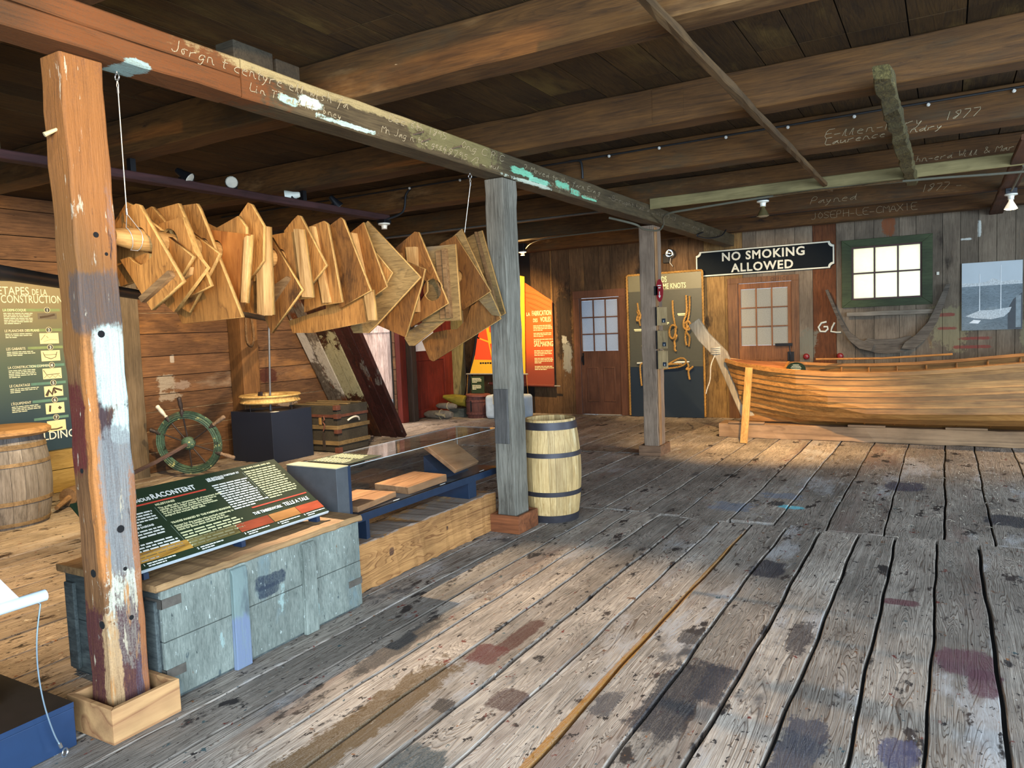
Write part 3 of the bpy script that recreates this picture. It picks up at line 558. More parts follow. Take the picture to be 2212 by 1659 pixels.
TEMPL=[
('a',1.929,[(-2.857, 2.066), (-2.838, 2.058), (-2.6, 1.735), (-2.807, 1.632), (-2.991, 1.85), (-2.934, 1.858), (-2.9, 1.833), (-2.859, 1.818), (-2.823, 1.824), (-2.779, 1.848), (-2.769, 1.891), (-2.784, 1.927), (-2.822, 1.953), (-2.893, 1.972), (-3.02, 1.985), (-2.936, 2.05)],[([(-2.653, 1.781), (-2.636, 1.758), (-2.837, 1.664), (-2.855, 1.686)], 0.022)]),
('b',1.969,[(-2.979, 2.092), (-2.941, 2.071), (-2.843, 1.93), (-2.856, 1.822), (-2.975, 1.759), (-3.065, 1.745), (-3.122, 1.909), (-3.104, 1.997)],[]),
('c',2.042,[(-2.952, 2.025), (-2.679, 1.844), (-2.763, 1.768), (-2.923, 1.798), (-3.029, 1.906), (-3.007, 1.998)],[]),
('d',2.082,[(-2.978, 2.005), (-2.779, 2.021), (-2.763, 1.983), (-2.717, 1.869), (-2.646, 1.799), (-2.878, 1.627), (-2.925, 1.655), (-3.008, 1.754)],[([(-2.805, 1.788), (-2.724, 1.808), (-2.735, 1.776), (-2.782, 1.76)], 0.02)]),
('e',2.122,[(-3.099, 2.085), (-3.036, 2.098), (-2.957, 2.026), (-2.884, 1.919), (-2.975, 1.873), (-3.106, 1.939)],[]),
('f',2.162,[(-3.056, 2.094), (-2.908, 2.102), (-2.843, 1.976), (-2.733, 1.733), (-2.89, 1.691), (-3.013, 1.844)],[]),
('g',2.239,[(-2.943, 1.991), (-2.761, 1.876), (-2.988, 1.63), (-3.044, 1.654), (-3.001, 1.812)],[]),
('h',2.287,[(-3.057, 2.124), (-2.95, 2.121), (-2.931, 2.094), (-2.699, 1.596), (-3.109, 1.582), (-3.143, 1.641), (-3.107, 1.959)],[]),
('i',2.367,[(-2.98, 2.015), (-2.697, 1.964), (-2.756, 1.662), (-2.839, 1.674), (-2.976, 1.924)],[([(-2.718, 1.951), (-2.698, 1.959), (-2.753, 1.664), (-2.769, 1.666)], 0.02)]),
('j',2.407,[(-3.051, 2.064), (-2.972, 2.025), (-2.822, 2.064), (-2.775, 2.009), (-2.782, 1.91), (-2.915, 1.886), (-3.017, 1.967)],[]),
('k',2.495,[(-2.915, 2.087), (-2.85, 2.139), (-2.83, 2.128), (-2.756, 2.019), (-2.775, 1.862), (-2.879, 1.777), (-2.941, 1.93)],[]),
('l',2.535,[(-2.926, 2.038), (-2.848, 2.03), (-2.852, 1.872), (-2.888, 1.775), (-2.925, 1.782), (-2.937, 1.895)],[]),
('m',2.575,[(-2.893, 2.035), (-2.807, 2.03), (-2.821, 1.611), (-2.872, 1.617), (-3.031, 1.635), (-2.993, 1.684), (-2.913, 1.82)],[([(-2.842, 2.03), (-2.802, 2.03), (-2.821, 1.607), (-2.869, 1.619)], 0.05)]),
('n',2.72,[(-2.958, 2.007), (-2.765, 1.73), (-2.998, 1.524), (-3.042, 1.608), (-2.975, 1.661), (-2.976, 1.903)],[([(-2.843, 1.803), (-2.83, 1.79), (-2.975, 1.661), (-2.99, 1.745)], 0.018)]),
('o',2.779,[(-3.019, 2.028), (-2.79, 2.035), (-2.753, 1.694), (-2.852, 1.687), (-2.904, 1.853), (-2.979, 1.962)],[([(-2.82, 2.036), (-2.787, 2.034), (-2.753, 1.694), (-2.791, 1.698)], 0.035)]),
('p',2.869,[(-3.019, 2.058), (-2.954, 2.104), (-2.913, 2.128), (-2.897, 2.122), (-2.737, 1.857), (-2.842, 1.772), (-2.964, 1.788), (-2.994, 1.913)],[]),
('q',2.997,[(-2.985, 2.083), (-2.857, 2.106), (-2.834, 2.088), (-2.763, 1.673), (-2.904, 1.663), (-3.04, 1.632), (-3.013, 1.88)],[([(-2.944, 2.083), (-2.913, 2.082), (-2.832, 1.674), (-2.88, 1.675)], 0.02)]),
('r',3.103,[(-2.926, 2.095), (-2.835, 2.133), (-2.819, 2.118), (-2.655, 1.73), (-2.88, 1.646), (-2.907, 1.75), (-2.911, 1.92)],[]),
('s',3.143,[(-3.342, 1.595), (-2.939, 1.67), (-2.691, 1.738), (-2.678, 1.573), (-3.154, 1.519), (-3.31, 1.523)],[([(-2.728, 1.719), (-2.686, 1.729), (-2.678, 1.573), (-2.708, 1.572)], 0.03)]),
('t',3.356,[(-3.004, 2.087), (-2.896, 2.139), (-2.751, 1.764), (-2.871, 1.704), (-2.973, 1.85)],[([(-2.995, 2.084), (-2.944, 2.081), (-2.896, 1.845), (-2.926, 1.847)], 0.05)]),
('u',3.417,[(-2.988, 2.068), (-2.922, 2.062), (-2.929, 1.75), (-2.956, 1.747), (-2.825, 1.766), (-2.762, 1.845), (-2.87, 1.963)],[]),
('v',3.508,[(-3.016, 2.157), (-2.994, 2.172), (-2.626, 1.814), (-2.963, 1.557), (-3.04, 1.506), (-3.153, 1.509), (-3.175, 1.546), (-2.977, 1.717), (-2.895, 1.851)],[]),
('w',3.648,[(-3.092, 1.558), (-2.822, 1.923), (-2.694, 1.872), (-2.727, 1.776), (-2.865, 1.471)],[]),
('x',3.861,[(-3.077, 2.046), (-2.916, 2.133), (-2.887, 2.127), (-2.686, 1.671), (-2.983, 1.533), (-2.991, 1.645), (-2.892, 1.699), (-2.845, 1.754), (-2.841, 1.812), (-2.882, 1.849), (-2.967, 1.902)],[([(-2.97, 2.039), (-2.893, 2.035), (-2.9, 1.626), (-2.947, 1.628)], 0.03)]),
('y',3.972,[(-2.91, 2.045), (-2.687, 2.043), (-2.671, 1.563), (-2.976, 1.563), (-2.909, 1.82)],[([(-2.766, 2.018), (-2.745, 2.019), (-2.727, 1.58), (-2.755, 1.581)], 0.04), ([(-2.832, 2.009), (-2.77, 2.015), (-2.759, 1.582), (-2.817, 1.578)], 0.015)]),
('z',4.012,[(-3.159, 1.462), (-3.117, 1.51), (-2.793, 1.66), (-2.835, 1.56), (-3.084, 1.41), (-3.123, 1.411)],[]),
('A',4.346,[(-3.072, 2.105), (-2.937, 2.153), (-2.672, 1.755), (-2.911, 1.636), (-2.977, 1.837)],[]),
('B',4.386,[(-2.987, 2.152), (-2.908, 2.198), (-2.624, 1.585), (-2.69, 1.594), (-2.854, 1.767)],[]),
('C',4.426,[(-2.73, 1.741), (-2.649, 1.567), (-3.234, 1.283), (-3.266, 1.297), (-3.325, 1.433), (-3.222, 1.49), (-3.107, 1.507), (-3.011, 1.51), (-2.929, 1.572), (-2.886, 1.664)],[]),
('D',4.649,[(-3.025, 2.164), (-2.939, 2.199), (-2.892, 2.208), (-2.727, 1.608), (-2.782, 1.584), (-2.866, 1.773)],[([(-2.943, 2.2), (-2.924, 2.201), (-2.765, 1.603), (-2.785, 1.59)], 0.02)]),
]
def polex(y):
    tb=[(1.8,-2.845),(2.0,-2.858),(2.2,-2.91),(2.5,-2.965),(3.3,-2.975),(4.2,-2.95),(4.6,-2.93)]
    for (a,za),(c,zc) in zip(tb,tb[1:]):
        if a<=y<=c: return za+(zc-za)*(y-a)/(c-a)
    return tb[-1][1]
def circ(x,z,r,n=20): return [(x+r*math.cos(-2*math.pi*k/n),z+r*math.sin(-2*math.pi*k/n)) for k in range(n)]
def inside(p,poly):
    c=False; x,y=p
    for (x0,y0),(x1,y1) in zip(poly,poly[1:]+poly[:1]):
        if (y0>y)!=(y1>y) and x<(x1-x0)*(y-y0)/(y1-y0)+x0: c=not c
    return c
def pole_cut(o,y,pz,px_):   # notch the board where the pole passes
    c=MB(); c.tube([(px_,y-.2,pz),(px_,y+.2,pz)],.052,20); k=c.build('cutter',M_TEDGE,loc=(0,0,0))
    m=o.modifiers.new('cut','BOOLEAN'); m.operation='DIFFERENCE'; m.object=k; m.solver='EXACT'
    bpy.context.view_layer.update(); dg=bpy.context.evaluated_depsgraph_get(); me=bpy.data.meshes.new_from_object(o.evaluated_get(dg))
    o.modifiers.clear()
    if len(me.polygons)>3: o.data=me; me.name='board'
    bpy.data.objects.remove(k)
def edged(o):   # saw-cut edges show paler wood
    o.data.materials.append(M_TEDGE)
    for p in o.data.polygons:
        if abs(p.normal.y)<.6: p.material_index=1
    return o
for i,(nm,y,poly,cl) in enumerate(TEMPL):
    if nm=='D': y=4.622
    if nm=='s': y+=.022
    pz=1.92-(y-1.9)*.02; ang=0
    root=empty('wooden_template',(-2.85,y,pz),TLAB[nm]+(', ' if 0 else ''),'template','boat templates threaded on the hanging pole')
    px_=polex(y); hole=circ(px_,pz,.066); allin=all(inside(p,poly) for p in circ(px_,pz,.085))
    holes=[hole] if allin else []
    if nm=='x': holes.append(circ(-2.80,pz-.12,.07)) if not allin else None
    mt=M_TPL[3] if nm=='i' else M_TPL[2] if nm in 'lrwtCxAn' else M_TPL[1] if nm in 'yzvBD' else M_TPL[0]
    edged(plate('board',poly,mt,root,(0,y,0),(1,0,0),(0,0,1),.019,holes,0))
    if not allin: pole_cut(root.children[-1],y,pz,px_)
    if nm in 'sw':   # upper part of the board that carries it on the pole
        zt=max(q[1] for q in poly); zb=sum(q[1] for q in poly)/len(poly)
        plate('board',[(px_-.085,zb),(px_+.085,zb),(px_+.085,pz+.10),(px_-.085,pz+.10)],mt,root,(0,y+.0205,0),(1,0,0),(0,0,1),.02,[hole],.002)
    for c,t in cl:
        mc=M_CLEATD if nm in 'anyD' else M_CLEAT
        plate('cleat',c,mc,root,(0,y-.0102-t/2,0),(1,0,0),(0,0,1),t,(),.0015)
M_STEEL=plain('zinc_steel','#b9bcbc',.3,.9,mott=.1); M_WIRE=plain('steel_wire','#c9c6ba',.4,.6,mott=.1)
def sling(y, label):
    xp=polex(y)
    r=empty('wire_sling',(-2.845,y,2.575),label,'cable','wire slings of the hanging pole')
    b=MB(); b.tube([(-2.845,y,2.58),(-2.845,y,2.565)],.004,8); b.tube([(-2.845+.013*math.sin(t*math.pi/8),y,2.552+.013*math.cos(t*math.pi/8)) for t in range(17)],.0028,8,cap=False); b.build('eye_bolt',M_STEEL,r,smooth=True)
    b=MB(); b.tube([(-2.845,y,2.545),(-2.851,y,2.52),(-2.846,y,2.50)],.0014,6); b.tube([(-2.845,y,2.545),(-2.839,y,2.52),(-2.844,y,2.50)],.0014,6); b.tube([(-2.845,y,2.50),(xp,y,2.03)],.0022,8); b.build('wire',M_WIRE,r,smooth=True)
    b=MB(); b.lathe([(.005,0),(.005,.022)],(-2.845,y,2.49),(0,0,1),8); b.build('crimp',M_STEEL,r)
    b=MB(); b.lathe([(.0045,0),(.0045,.025)],(xp,y,2.015),(0,0,1),8); b.build('crimp',M_STEEL,r)
    b=MB(); pz=1.92-(y-1.9)*.02; lp=[(xp,y,2.02)]
    lp += [(xp-.047*math.sin(a),y-.03*(1-abs(a)/math.pi),pz+.047*math.cos(a)) for a in [-.6+k*-.26 for k in range(10)]]
    lp += [(xp+.047*math.sin(a),y+.03,pz+.047*math.cos(a)) for a in [3.0-k*.26 for k in range(10)]]
    lp.append((xp,y,2.02)); b.tube(lp,.0016,6); b.build('loop',M_WIRE,r,smooth=True)
sling(1.872,'thin wire sling from an eye bolt at the near end of the template pole')
sling(4.415,'thin wire sling near the grey middle post at the far end of the templates')
# ------------------------------------------------------------------ painted crate with its reading panel
M_CRATE=wood('crate_paint','#8a9085','#5f675f',2,grain=60,st=4,ring=.15,rough=.75,rnd=0,bump=.35,
    layers=[('#6a7b7c',2.0,.54,.12,2),('#8fa29b',9,.63,.05,2.5),('#4a5554',16,.67,.03,3),('#b7c4bd',40,.72,.02,5),('#7a5c3c',18,.735,.02,4),('#8a7f8e',2.4,.66,.1,2)],
    spots=[((.35,-.02,.345),(.2,.095,.035),'#2b3440',.12),((.35,-.04,.30),(.2,.06,.03),'#2b3440',.12)],
    top=[('#bcc5bd',70,.64,.03,3),('#353d3b',34,.65,.04,3),('#6a5238',22,.70,.03,5)])
M_CRATED=wood('crate_dark','#59605c','#33393a',0,grain=40,st=5,ring=.15,rough=.8,rnd=0,layers=[('#2c302f',3,.55,.1,2)])
M_LIDW=wood('crate_lid_wood','#b08a5c','#6d5238',1,grain=36,st=20,ring=.35,rough=.7,rnd=0,layers=[('#7d7466',2,.55,.12,4),('#d0a768',4,.62,.08,8)])
cr=empty('wooden_crate',(-3.15,2.455,0),'big grey-green painted wooden crate with upright battens, under the reading panel','crate')
X0,X1,Y0,Y1,ZT=-3.50,-2.80,1.86,3.06,.475
b=MB()
for z0,z1 in ((.012,.255),(.258,ZT)): b.box(X1-.02,X1,Y0,Y1,z0,z1)
b.build('front_boards',M_CRATE,cr,bevel=.003)
b=MB()
for z0,z1 in ((.012,.255),(.258,ZT)): b.box(X0,X1-.021,Y0,Y0+.02,z0,z1)
b.build('end_boards',M_CRATED,cr,bevel=.003)
b=MB(); b.box(X0,X1-.021,Y1-.02,Y1,.012,ZT); b.build('end_boards',M_CRATED,cr,bevel=.003)
b=MB(); b.box(X0,X0+.02,Y0+.021,Y1-.021,.012,ZT); b.build('back_boards',M_CRATED,cr,bevel=.003)
b=MB(); b.box(X0+.01,X1-.01,Y0+.01,Y1-.01,.0,.012); b.build('bottom',M_CRATED,cr)
b=MB(); b.timber(1,X0-.02,X1+.012,Y0-.025,Y1+.02,ZT+.002,ZT+.034,30,.003,3); b.build('lid',M_LIDW,cr)
for (yy,dz) in ((2.235,.0),(2.665,.0)):
    b=MB(); b.prism([(X1,yy-.045,.0),(X1+.022,yy-.04,.0),(X1+.024,yy-.038,.44),(X1+.012,yy-.034,.462),(X1,yy-.034,.466)],(0,.085,0)); b.build('batten',M_CRATE if yy>2.5 else patchy('batten_paint','#707f7a',[('#565f60',4,.55,.1,4)],spots=[((.37,-.225,.09),(.06,.06,.16),'#6d7890',.06)]),cr,bevel=.004)
for yy in (Y0-.012,):
    for xx in (X0+.05,X1-.06):
        b=MB(); b.box(xx-.035,xx+.035,Y0-.018,Y0,.03,.43); b.build('batten',M_CRATED,cr,bevel=.004)
M_BRASS=plain('worn_iron_strap','#6d665c',.55,.5,mott=.3)
for z in (.40,.10):
    b=MB(); b.box(X1-.01,X1+.003,Y0-.004,Y0+.09,z,z+.04); b.box(X1-.1,X1+.003,Y0-.005,Y0-.001,z,z+.04); b.build('corner_strap',M_BRASS,cr)
b=MB(); b.box(X1-.01,X1+.003,Y1-.10,Y1+.004,.13,.165); b.build('corner_strap',M_BRASS,cr)
# reading panel
PG=plain('panel_green','#26331f',.7,mott=.06,spec=.2); WHITE=plain('print_white','#e9e6da',.6,mott=.02); CREAM=plain('print_cream','#d9d2a0',.6,mott=.02); RED=plain('print_red','#d04a36',.5,mott=.02); NAVY=plain('navy_metal','#1c2a40',.45,mott=.1)
EDGE=plain('panel_edge','#b9c3c6',.4,mott=.05)
pn=empty('reading_panel',(-2.9,2.42,.515),'dark green bilingual reading panel tilted on top of the painted crate','sign')
ZP=.553; PX0,PX1=-2.905,-3.30; PZ1=.815; py0,py1=1.80,2.945
ux=Vector((PX1-PX0,0,PZ1-ZP)); L=ux.length; ux.normalize(); O=Vector((PX0,py0,ZP)); yd=Vector((0,1,0)); nn=yd.cross(ux)  # text plane: x=+y, y=ux
W=py1-py0
def pp(a,c): return O+yd*(a*W)+ux*(c*L)
b=MB(); b.prism([pp(0,0),pp(1,0),pp(1,1),pp(0,1)],-nn*.012); pb=b.build('board',PG,pn,bevel=.001)
b=MB(); b.prism([pp(0,-.012),pp(1,-.012),pp(1,0),pp(0,0)],-nn*.012); b.build('edge_strip',EDGE,pn)
for fy in (.06,.5,.93):
    b=MB(); y=py0+fy*W; b.prism([(PX0+.004,y-.012,.5115),(PX0+.004,y-.012,ZP-.018),(PX1,y-.012,PZ1-.02),(PX1,y-.012,PZ1-.10),(PX0-.05,y-.012,.5115)],(0,.024,0)); b.build('bracket',NAVY,pn)
def pt(s,a,c,size,mat,bold=0,**k): return text(pb,s,size,mat,pp(a,c),yd,ux,bold=bold,**k)
pt('LES CHARPENTES',.02,.875-.06,.036,WHITE,.0006,xs=.62); pt('NOUS',.225,.815,.030,WHITE,.0006,xs=.9); pt('RACONTENT',.295,.815,.046,WHITE,.0008,xs=.86)
def bar(par,a0,a1,c,h,mat,f,name='rule'):
    b=MB(); b.prism([f(a0,c)+nn*.0012,f(a1,c)+nn*.0012,f(a1,c+h)+nn*.0012,f(a0,c+h)+nn*.0012],-nn*.001); return b.build(name,mat,par)
bar(pb,.12,.54,.765,.018,RED,pp); bar(pb,.66,.985,.345,.018,RED,pp)
pt('THE TIMBERWORK',.64,.245,.027,WHITE,.0005,xs=.80); pt('TELLS A TALE',.815,.245,.036,WHITE,.0007,xs=.80)
pt('MILESTONES',.285,.715,.018,CREAM,.0004)
pt('The graffiti left by carpenters tell of important dates:\nsailings, deaths, major events. Everyone had to\nshow up on time for the March breakfast.\nAt this critical annual gathering, the foremen\nassigned the workers their tasks.',.285,.665,.0165,CREAM,.0002,lsp=.85)
pt('TRADES MARKED BY THE PASSING SEASONS',.285,.435,.0165,CREAM,.0004)
pt('Except for the people who worked exclusively in\nshipbuilding, Company staff lived on the\nbeach for about seven months of the year.',.285,.385,.0165,CREAM,.0002,lsp=.85)
pt('Some pieces of graffiti tell us when the workers arrived\nat the base for the winter, while others indicate when\nthey returned to the beach early in the spring. The cod\nwas then taken out of storage in the warehouses to be\ndried one last time in the sun before being shipped to\nBrazil or the West Indies.',.285,.245,.0165,CREAM,.0002,lsp=.85) if False else None
def textblock(par,f,a,c,w,rows,lh,mat,seed,nrm,name='body_text',th=.45):
    rn=random.Random(seed); b=MB()
    for k in range(rows):
        x=a; end=a+w*(1 if k<rows-1 else rn.uniform(.3,.7))*rn.uniform(.88,1)
        while x<end:
            ww=rn.uniform(.06,.2)*w; e=min(end,x+ww)
            z=c-k*lh; b.prism([f(x,z)+nrm*.0012,f(e,z)+nrm*.0012,f(e,z+lh*th)+nrm*.0012,f(x,z+lh*th)+nrm*.0012],-nrm*.0008); x=e+.012*w*2
    return b.build(name,mat,par)
textblock(pb,pp,.285,.28,.30,6,.036,CREAM,1,nn)
textblock(pb,pp,.09,.66,.165,5,.036,WHITE,2,nn); textblock(pb,pp,.05,.43,.21,4,.036,WHITE,3,nn); textblock(pb,pp,.03,.27,.235,6,.036,WHITE,4,nn)
pt('AU RYTHME DES SAISONS',.05,.475,.0165,WHITE,.0004)
pt('LES BATEAUX PARTENT ET\nREVIENNENT',.58,.90,.017,WHITE,.0004,lsp=.85); textblock(pb,pp,.58,.79,.20,12,.036,WHITE,5,nn)
pt("THE SHIPS COME AND GO",.785,.935,.0165,CREAM,.0004); textblock(pb,pp,.785,.885,.19,14,.036,CREAM,6,nn)
for a,c0,c1 in ((.275,.70,.49),(.275,.42,.08),(.775,.90,.40)):
    b=MB(); b.prism([pp(a,c0)+nn*.001,pp(a+.0015,c0)+nn*.001,pp(a+.0015,c1)+nn*.001,pp(a,c1)+nn*.001],-nn*.0008); b.build('rule',plain('rule_grey','#7f8a78',.6),pb)
PHOTO=[wood('photo_ochre','#d8a24a','#8a5a1e',1,grain=12,st=8,ring=.6,rough=.4,rnd=0),wood('photo_olive','#a99a5a','#4f4220',1,grain=12,st=8,ring=.5,rough=.4,rnd=0),wood('photo_red','#c85a38','#7a2c1c',1,grain=12,st=8,ring=.6,rough=.4,rnd=0),wood('photo_tan','#cf8f50','#8a5424',1,grain=12,st=8,ring=.6,rough=.4,rnd=0)]
for k,(a0,a1) in enumerate(((.06,.285),(.29,.515),(.52,.695),(.70,.855),(.858,1.0))):
    c0=.075; c1=.195
    b=MB(); b.prism([pp(a0,c0)+nn*.0012,pp(a1,c0)+nn*.0012,pp(a1,c1)+nn*.0012,pp(a0,c1)+nn*.0012],-nn*.001); b.build('photo',PHOTO[k%4 if k<4 else 2],pb)
    textblock(pb,pp,a0+.02,.045,.12,2,.028,WHITE,20+k,nn,'caption')
    pt(str(k+1),a0+.004,.035,.016,WHITE,.0004)
# ------------------------------------------------------------------ squared timber and glass show case
M_SQ=wood('squared_timber','#b78650','#7a4f2a',1,grain=40,st=12,ring=.5,ringn=8,lines=('#6a4222',.6),rough=.65,rnd=0,layers=[('#8f8378',1.6,.60,.12,4),('#d9b27c',3,.62,.1,8)],
    spots=[((.2,-.46,.17),(.1,.022,.026),'#3c2620',.04),((.2,.13,.165),(.1,.012,.014),'#3c2620',.04),((.1,0,.30),(.25,1.2,.02),'#8d8176',.2)])
b=MB(); b.timber(1,-3.21,-2.935,3.20,4.715,.0,.285,30,.006,12)
tag(b.build('squared_timber',M_SQ,loc=(-3.07,3.95,0)),'thick squared timber lying on the floor beside the crate, carrying the glass case','timber')
sc=empty('display_case',(-3.16,4.0,.285),'long glass show case on navy metal legs, standing on the squared timber','display case')
cx0,cx1,cy0,cy1=-3.345,-2.965,3.195,4.84
NAVY2=plain('case_navy','#243348',.35,.2,mott=.15); CGREY=plain('case_grey_paint','#474a4c',.5,mott=.15)
b=MB(); b.box(cx0,cx1,cy0,cy1,.425,.452); b.build('base_tray',NAVY2,sc,bevel=.002)
b=MB(); b.box(cx0-.004,cx1+.004,cy0-.115,cy0-.02,.40,.752); b.build('end_box',CGREY,sc,bevel=.002)
b=MB(); b.box(cx0-.006,cx1+.006,cy0-.117,cy0-.018,.752,.757); b.build('end_cap',plain('cap_cream','#b8ae8a',.4),sc)
b=MB(); b.box(cx1-.012,cx1+.0045,cy0-.02,cy0+.002,.285,.752); b.build('corner_upright',NAVY2,sc,bevel=.001)
for (yy) in (3.32,4.42):
    b=MB(); b.box(cx0+.04,cx1-.01,yy,yy+.03+(.0 if yy<4 else .07),.286,.425); b.build('leg',NAVY2,sc,bevel=.002)
b=MB(); b.box(cx1-.02,cx1+.004,cy0,cy1,.405,.452); b.build('front_rail',NAVY2,sc,bevel=.001)
def glassmat():
    T=NT('case_glass'); b=T.b; b.inputs['Base Color'].default_value=(.97,.99,.99,1); b.inputs['Roughness'].default_value=.0
    gl=T.n.new('ShaderNodeBsdfGlossy'); gl.inputs['Roughness'].default_value=.02; tr=T.n.new('ShaderNodeBsdfTransparent'); tr.inputs[0].default_value=(.95,.96,.96,1)
    fr=T.n.new('ShaderNodeLayerWeight'); fr.inputs[0].default_value=.5; mx=T.n.new('ShaderNodeMixShader'); T.l.new(T.math('ADD',T.math('MULTIPLY',T.math('POWER',fr.outputs['Facing'],5.0),.7),.035),mx.inputs[0]); T.l.new(tr.outputs[0],mx.inputs[1]); T.l.new(gl.outputs[0],mx.inputs[2])
    T.l.new(mx.outputs[0],T.n['Material Output'].inputs[0]); return T.mat
GLASS=glassmat(); ACR=plain('acrylic_edge','#c9d3d2',.2,mott=.05)
t=.005
for nm_,bx in (('front_pane',(cx1-t,cx1,cy0,cy1,.453,.745)),('back_pane',(cx0,cx0+t,cy0,cy1,.453,.745)),('end_pane',(cx0+t,cx1-t,cy1-t,cy1,.453,.745)),('top_pane',(cx0,cx1,cy0,cy1,.745,.75))):
    b=MB(); b.box(*bx); b.build(nm_,GLASS,sc)
b=MB(); e=.0022
for (p,q) in (((cx1,cy0,.747),(cx1,cy1,.747)),((cx0,cy0,.747),(cx0,cy1,.747)),((cx0,cy1,.747),(cx1,cy1,.747)),((cx1,cy1,.747),(cx1,cy1,.453)),((cx1,cy0+.003,.747),(cx1,cy0+.003,.453)),((cx0,cy1,.747),(cx0,cy1,.453))): b.tube([p,q],e,4)
b.build('pane_edges',ACR,sc)
b=MB(); b.box(cx0+.02,cx1-.04,cy0+.03,cy0+.33,.7505,.7535); lb=b.build('label_plate',PG,sc)
f=lambda a,c: Vector((cx1-.05-c,cy0+.04+a,.7536)); 
for k in range(2): textblock(lb,f,.01+.14*k,.27,.12,9,.028,CREAM,40+k,Vector((0,0,1)),'label_text')
for yy in (3.6,4.1,4.6):
    b=MB(); b.box(cx1-.03,cx1-.026,yy,yy+.06,.453,.4555); b.build('caption_strip',WHITE,sc)
M_BLK=wood('graffiti_board','#bf8f63','#8a5e3c',1,grain=20,st=14,ring=.5,ringn=6,rough=.6,rnd=.25,layers=[('#8e7a68',2,.58,.12,3)])
def block(label, c, sx, sy, sz, rx=0, ry=0, rz=0):
    b=MB(); b.obox(c,sx,sy,sz,rz,rx,ry); tag(b.build('wood_board',M_BLK,loc=c,bevel=.004),label,'board','old boards shown in the glass case')
block('flat pinkish board at the near end inside the glass case',(-3.17,3.47,.472),.30,.42,.036,0,0,.12)
block('middle pale board with a chamfered edge inside the glass case',(-3.16,4.0,.480),.30,.40,.05,.03,.0,-.06)
block('smoke marked board propped upright at the far end of the glass case',(-3.145,4.47,.592),.30,.36,.032,-.0,.62,.12)
b=MB(); b.prism([(-3.29,4.32,.453),(-3.10,4.32,.453),(-3.29,4.32,.60)],(0,.3,0)); tag(b.build('wedge_stand',NAVY2,loc=(-3.2,4.47,.453)),'navy wedge stand holding up the propped board in the glass case','stand')
# ------------------------------------------------------------------ barrels
def barrel(name,label,c,H,rb,re,mw,mh,hoops,lid=None,nst=22,top=.02,open_=True):
    r=empty(name,c,label,'barrel'); cx,cy,_=c; b=MB(); rn=random.Random(int(H*100))
    def rad(h): q=(h/H-.5)*2; return rb-(rb-re)*abs(q)**1.9
    cuts=[0]; 
    for k in range(nst): cuts.append(cuts[-1]+rn.uniform(.75,1.3))
    cuts=[x/cuts[-1]*2*math.pi for x in cuts]; N=12
    for k in range(nst):
        b.ct=rn.random(); a0,a1=cuts[k]+.004,cuts[k+1]-.004; vs=[];fs=[]
        for i in range(N+1):
            h=H*i/N; ro=rad(h); ri=ro-.02
            for rr,aa in ((ro,a0),(ro,(a0+a1)/2),(ro,a1),(ri,a1),(ri,a0)): vs.append((cx+rr*math.cos(aa),cy+rr*math.sin(aa),h))
        for i in range(N):
            for j in range(5): fs.append((i*5+j,i*5+(j+1)%5,i*5+5+(j+1)%5,i*5+5+j))
        fs += [(4,3,2,1,0),tuple(N*5+j for j in range(5))]; b.add(vs,fs)
    b.build('staves',mw,r)
    for (h0,h1) in hoops:
        b=MB(); n=40; pr=[(rad(h0)+.001,h0),(rad(h0)+.0055,h0),(rad(h1)+.0055,h1),(rad(h1)+.001,h1)]
        b.lathe(pr,(cx,cy,0),(0,0,1),n,False,False); b.build('hoop',mh,r,smooth=True)
    if open_: 
        b=MB(); b.lathe([(.001,H-.045),(rad(H)-.021,H-.045),(rad(H)-.021,H-.06),(.001,H-.06)],(cx,cy,0),(0,0,1),32,True,True); b.build('head',mw,r)
    return r
M_NEWB=wood('new_barrel_wood','#cfb27c','#98743f',2,grain=50,st=16,ring=.35,rough=.55,rnd=0,tone=[],layers=[('#e8d6a8',2,.6,.1,4)])
M_HOOP=plain('barrel_hoop','#3d3a3e',.5,.4,mott=.2)
bar_=barrel('barrel','pale new barrel with dark steel hoops, behind the grey middle post',(-2.70,5.19,0),.79,.235,.198,M_NEWB,M_HOOP,((.0,.055),(.205,.24),(.505,.54),(.715,.772)))
M_OLDB=wood('old_barrel_wood','#8f8a84','#5a544e',2,grain=34,st=14,ring=.2,rough=.85,rnd=0,tone=[],layers=[('#b08a55',1.5,.60,.15,3),('#4a4642',3,.6,.1,3)])
M_WITHE=wood('barrel_withe','#8f7a5c','#5c4b36',0,grain=20,st=4,ring=.3,rnd=.1)
ob=barrel('barrel','old grey barrel with wooden hoops and a round plank lid, at the left edge',(-6.99,3.27,0),.76,.365,.315,M_OLDB,M_WITHE,((.02,.05),(.20,.235),(.52,.55),(.66,.70)),nst=20,open_=False)
b=MB(); b.lathe([(.36,0),(.385,.02),(.385,.045),(.36,.065),(.001,.065)],(-6.99,3.27,.762),(0,0,1),36); b.build('lid',M_LIDW,ob)
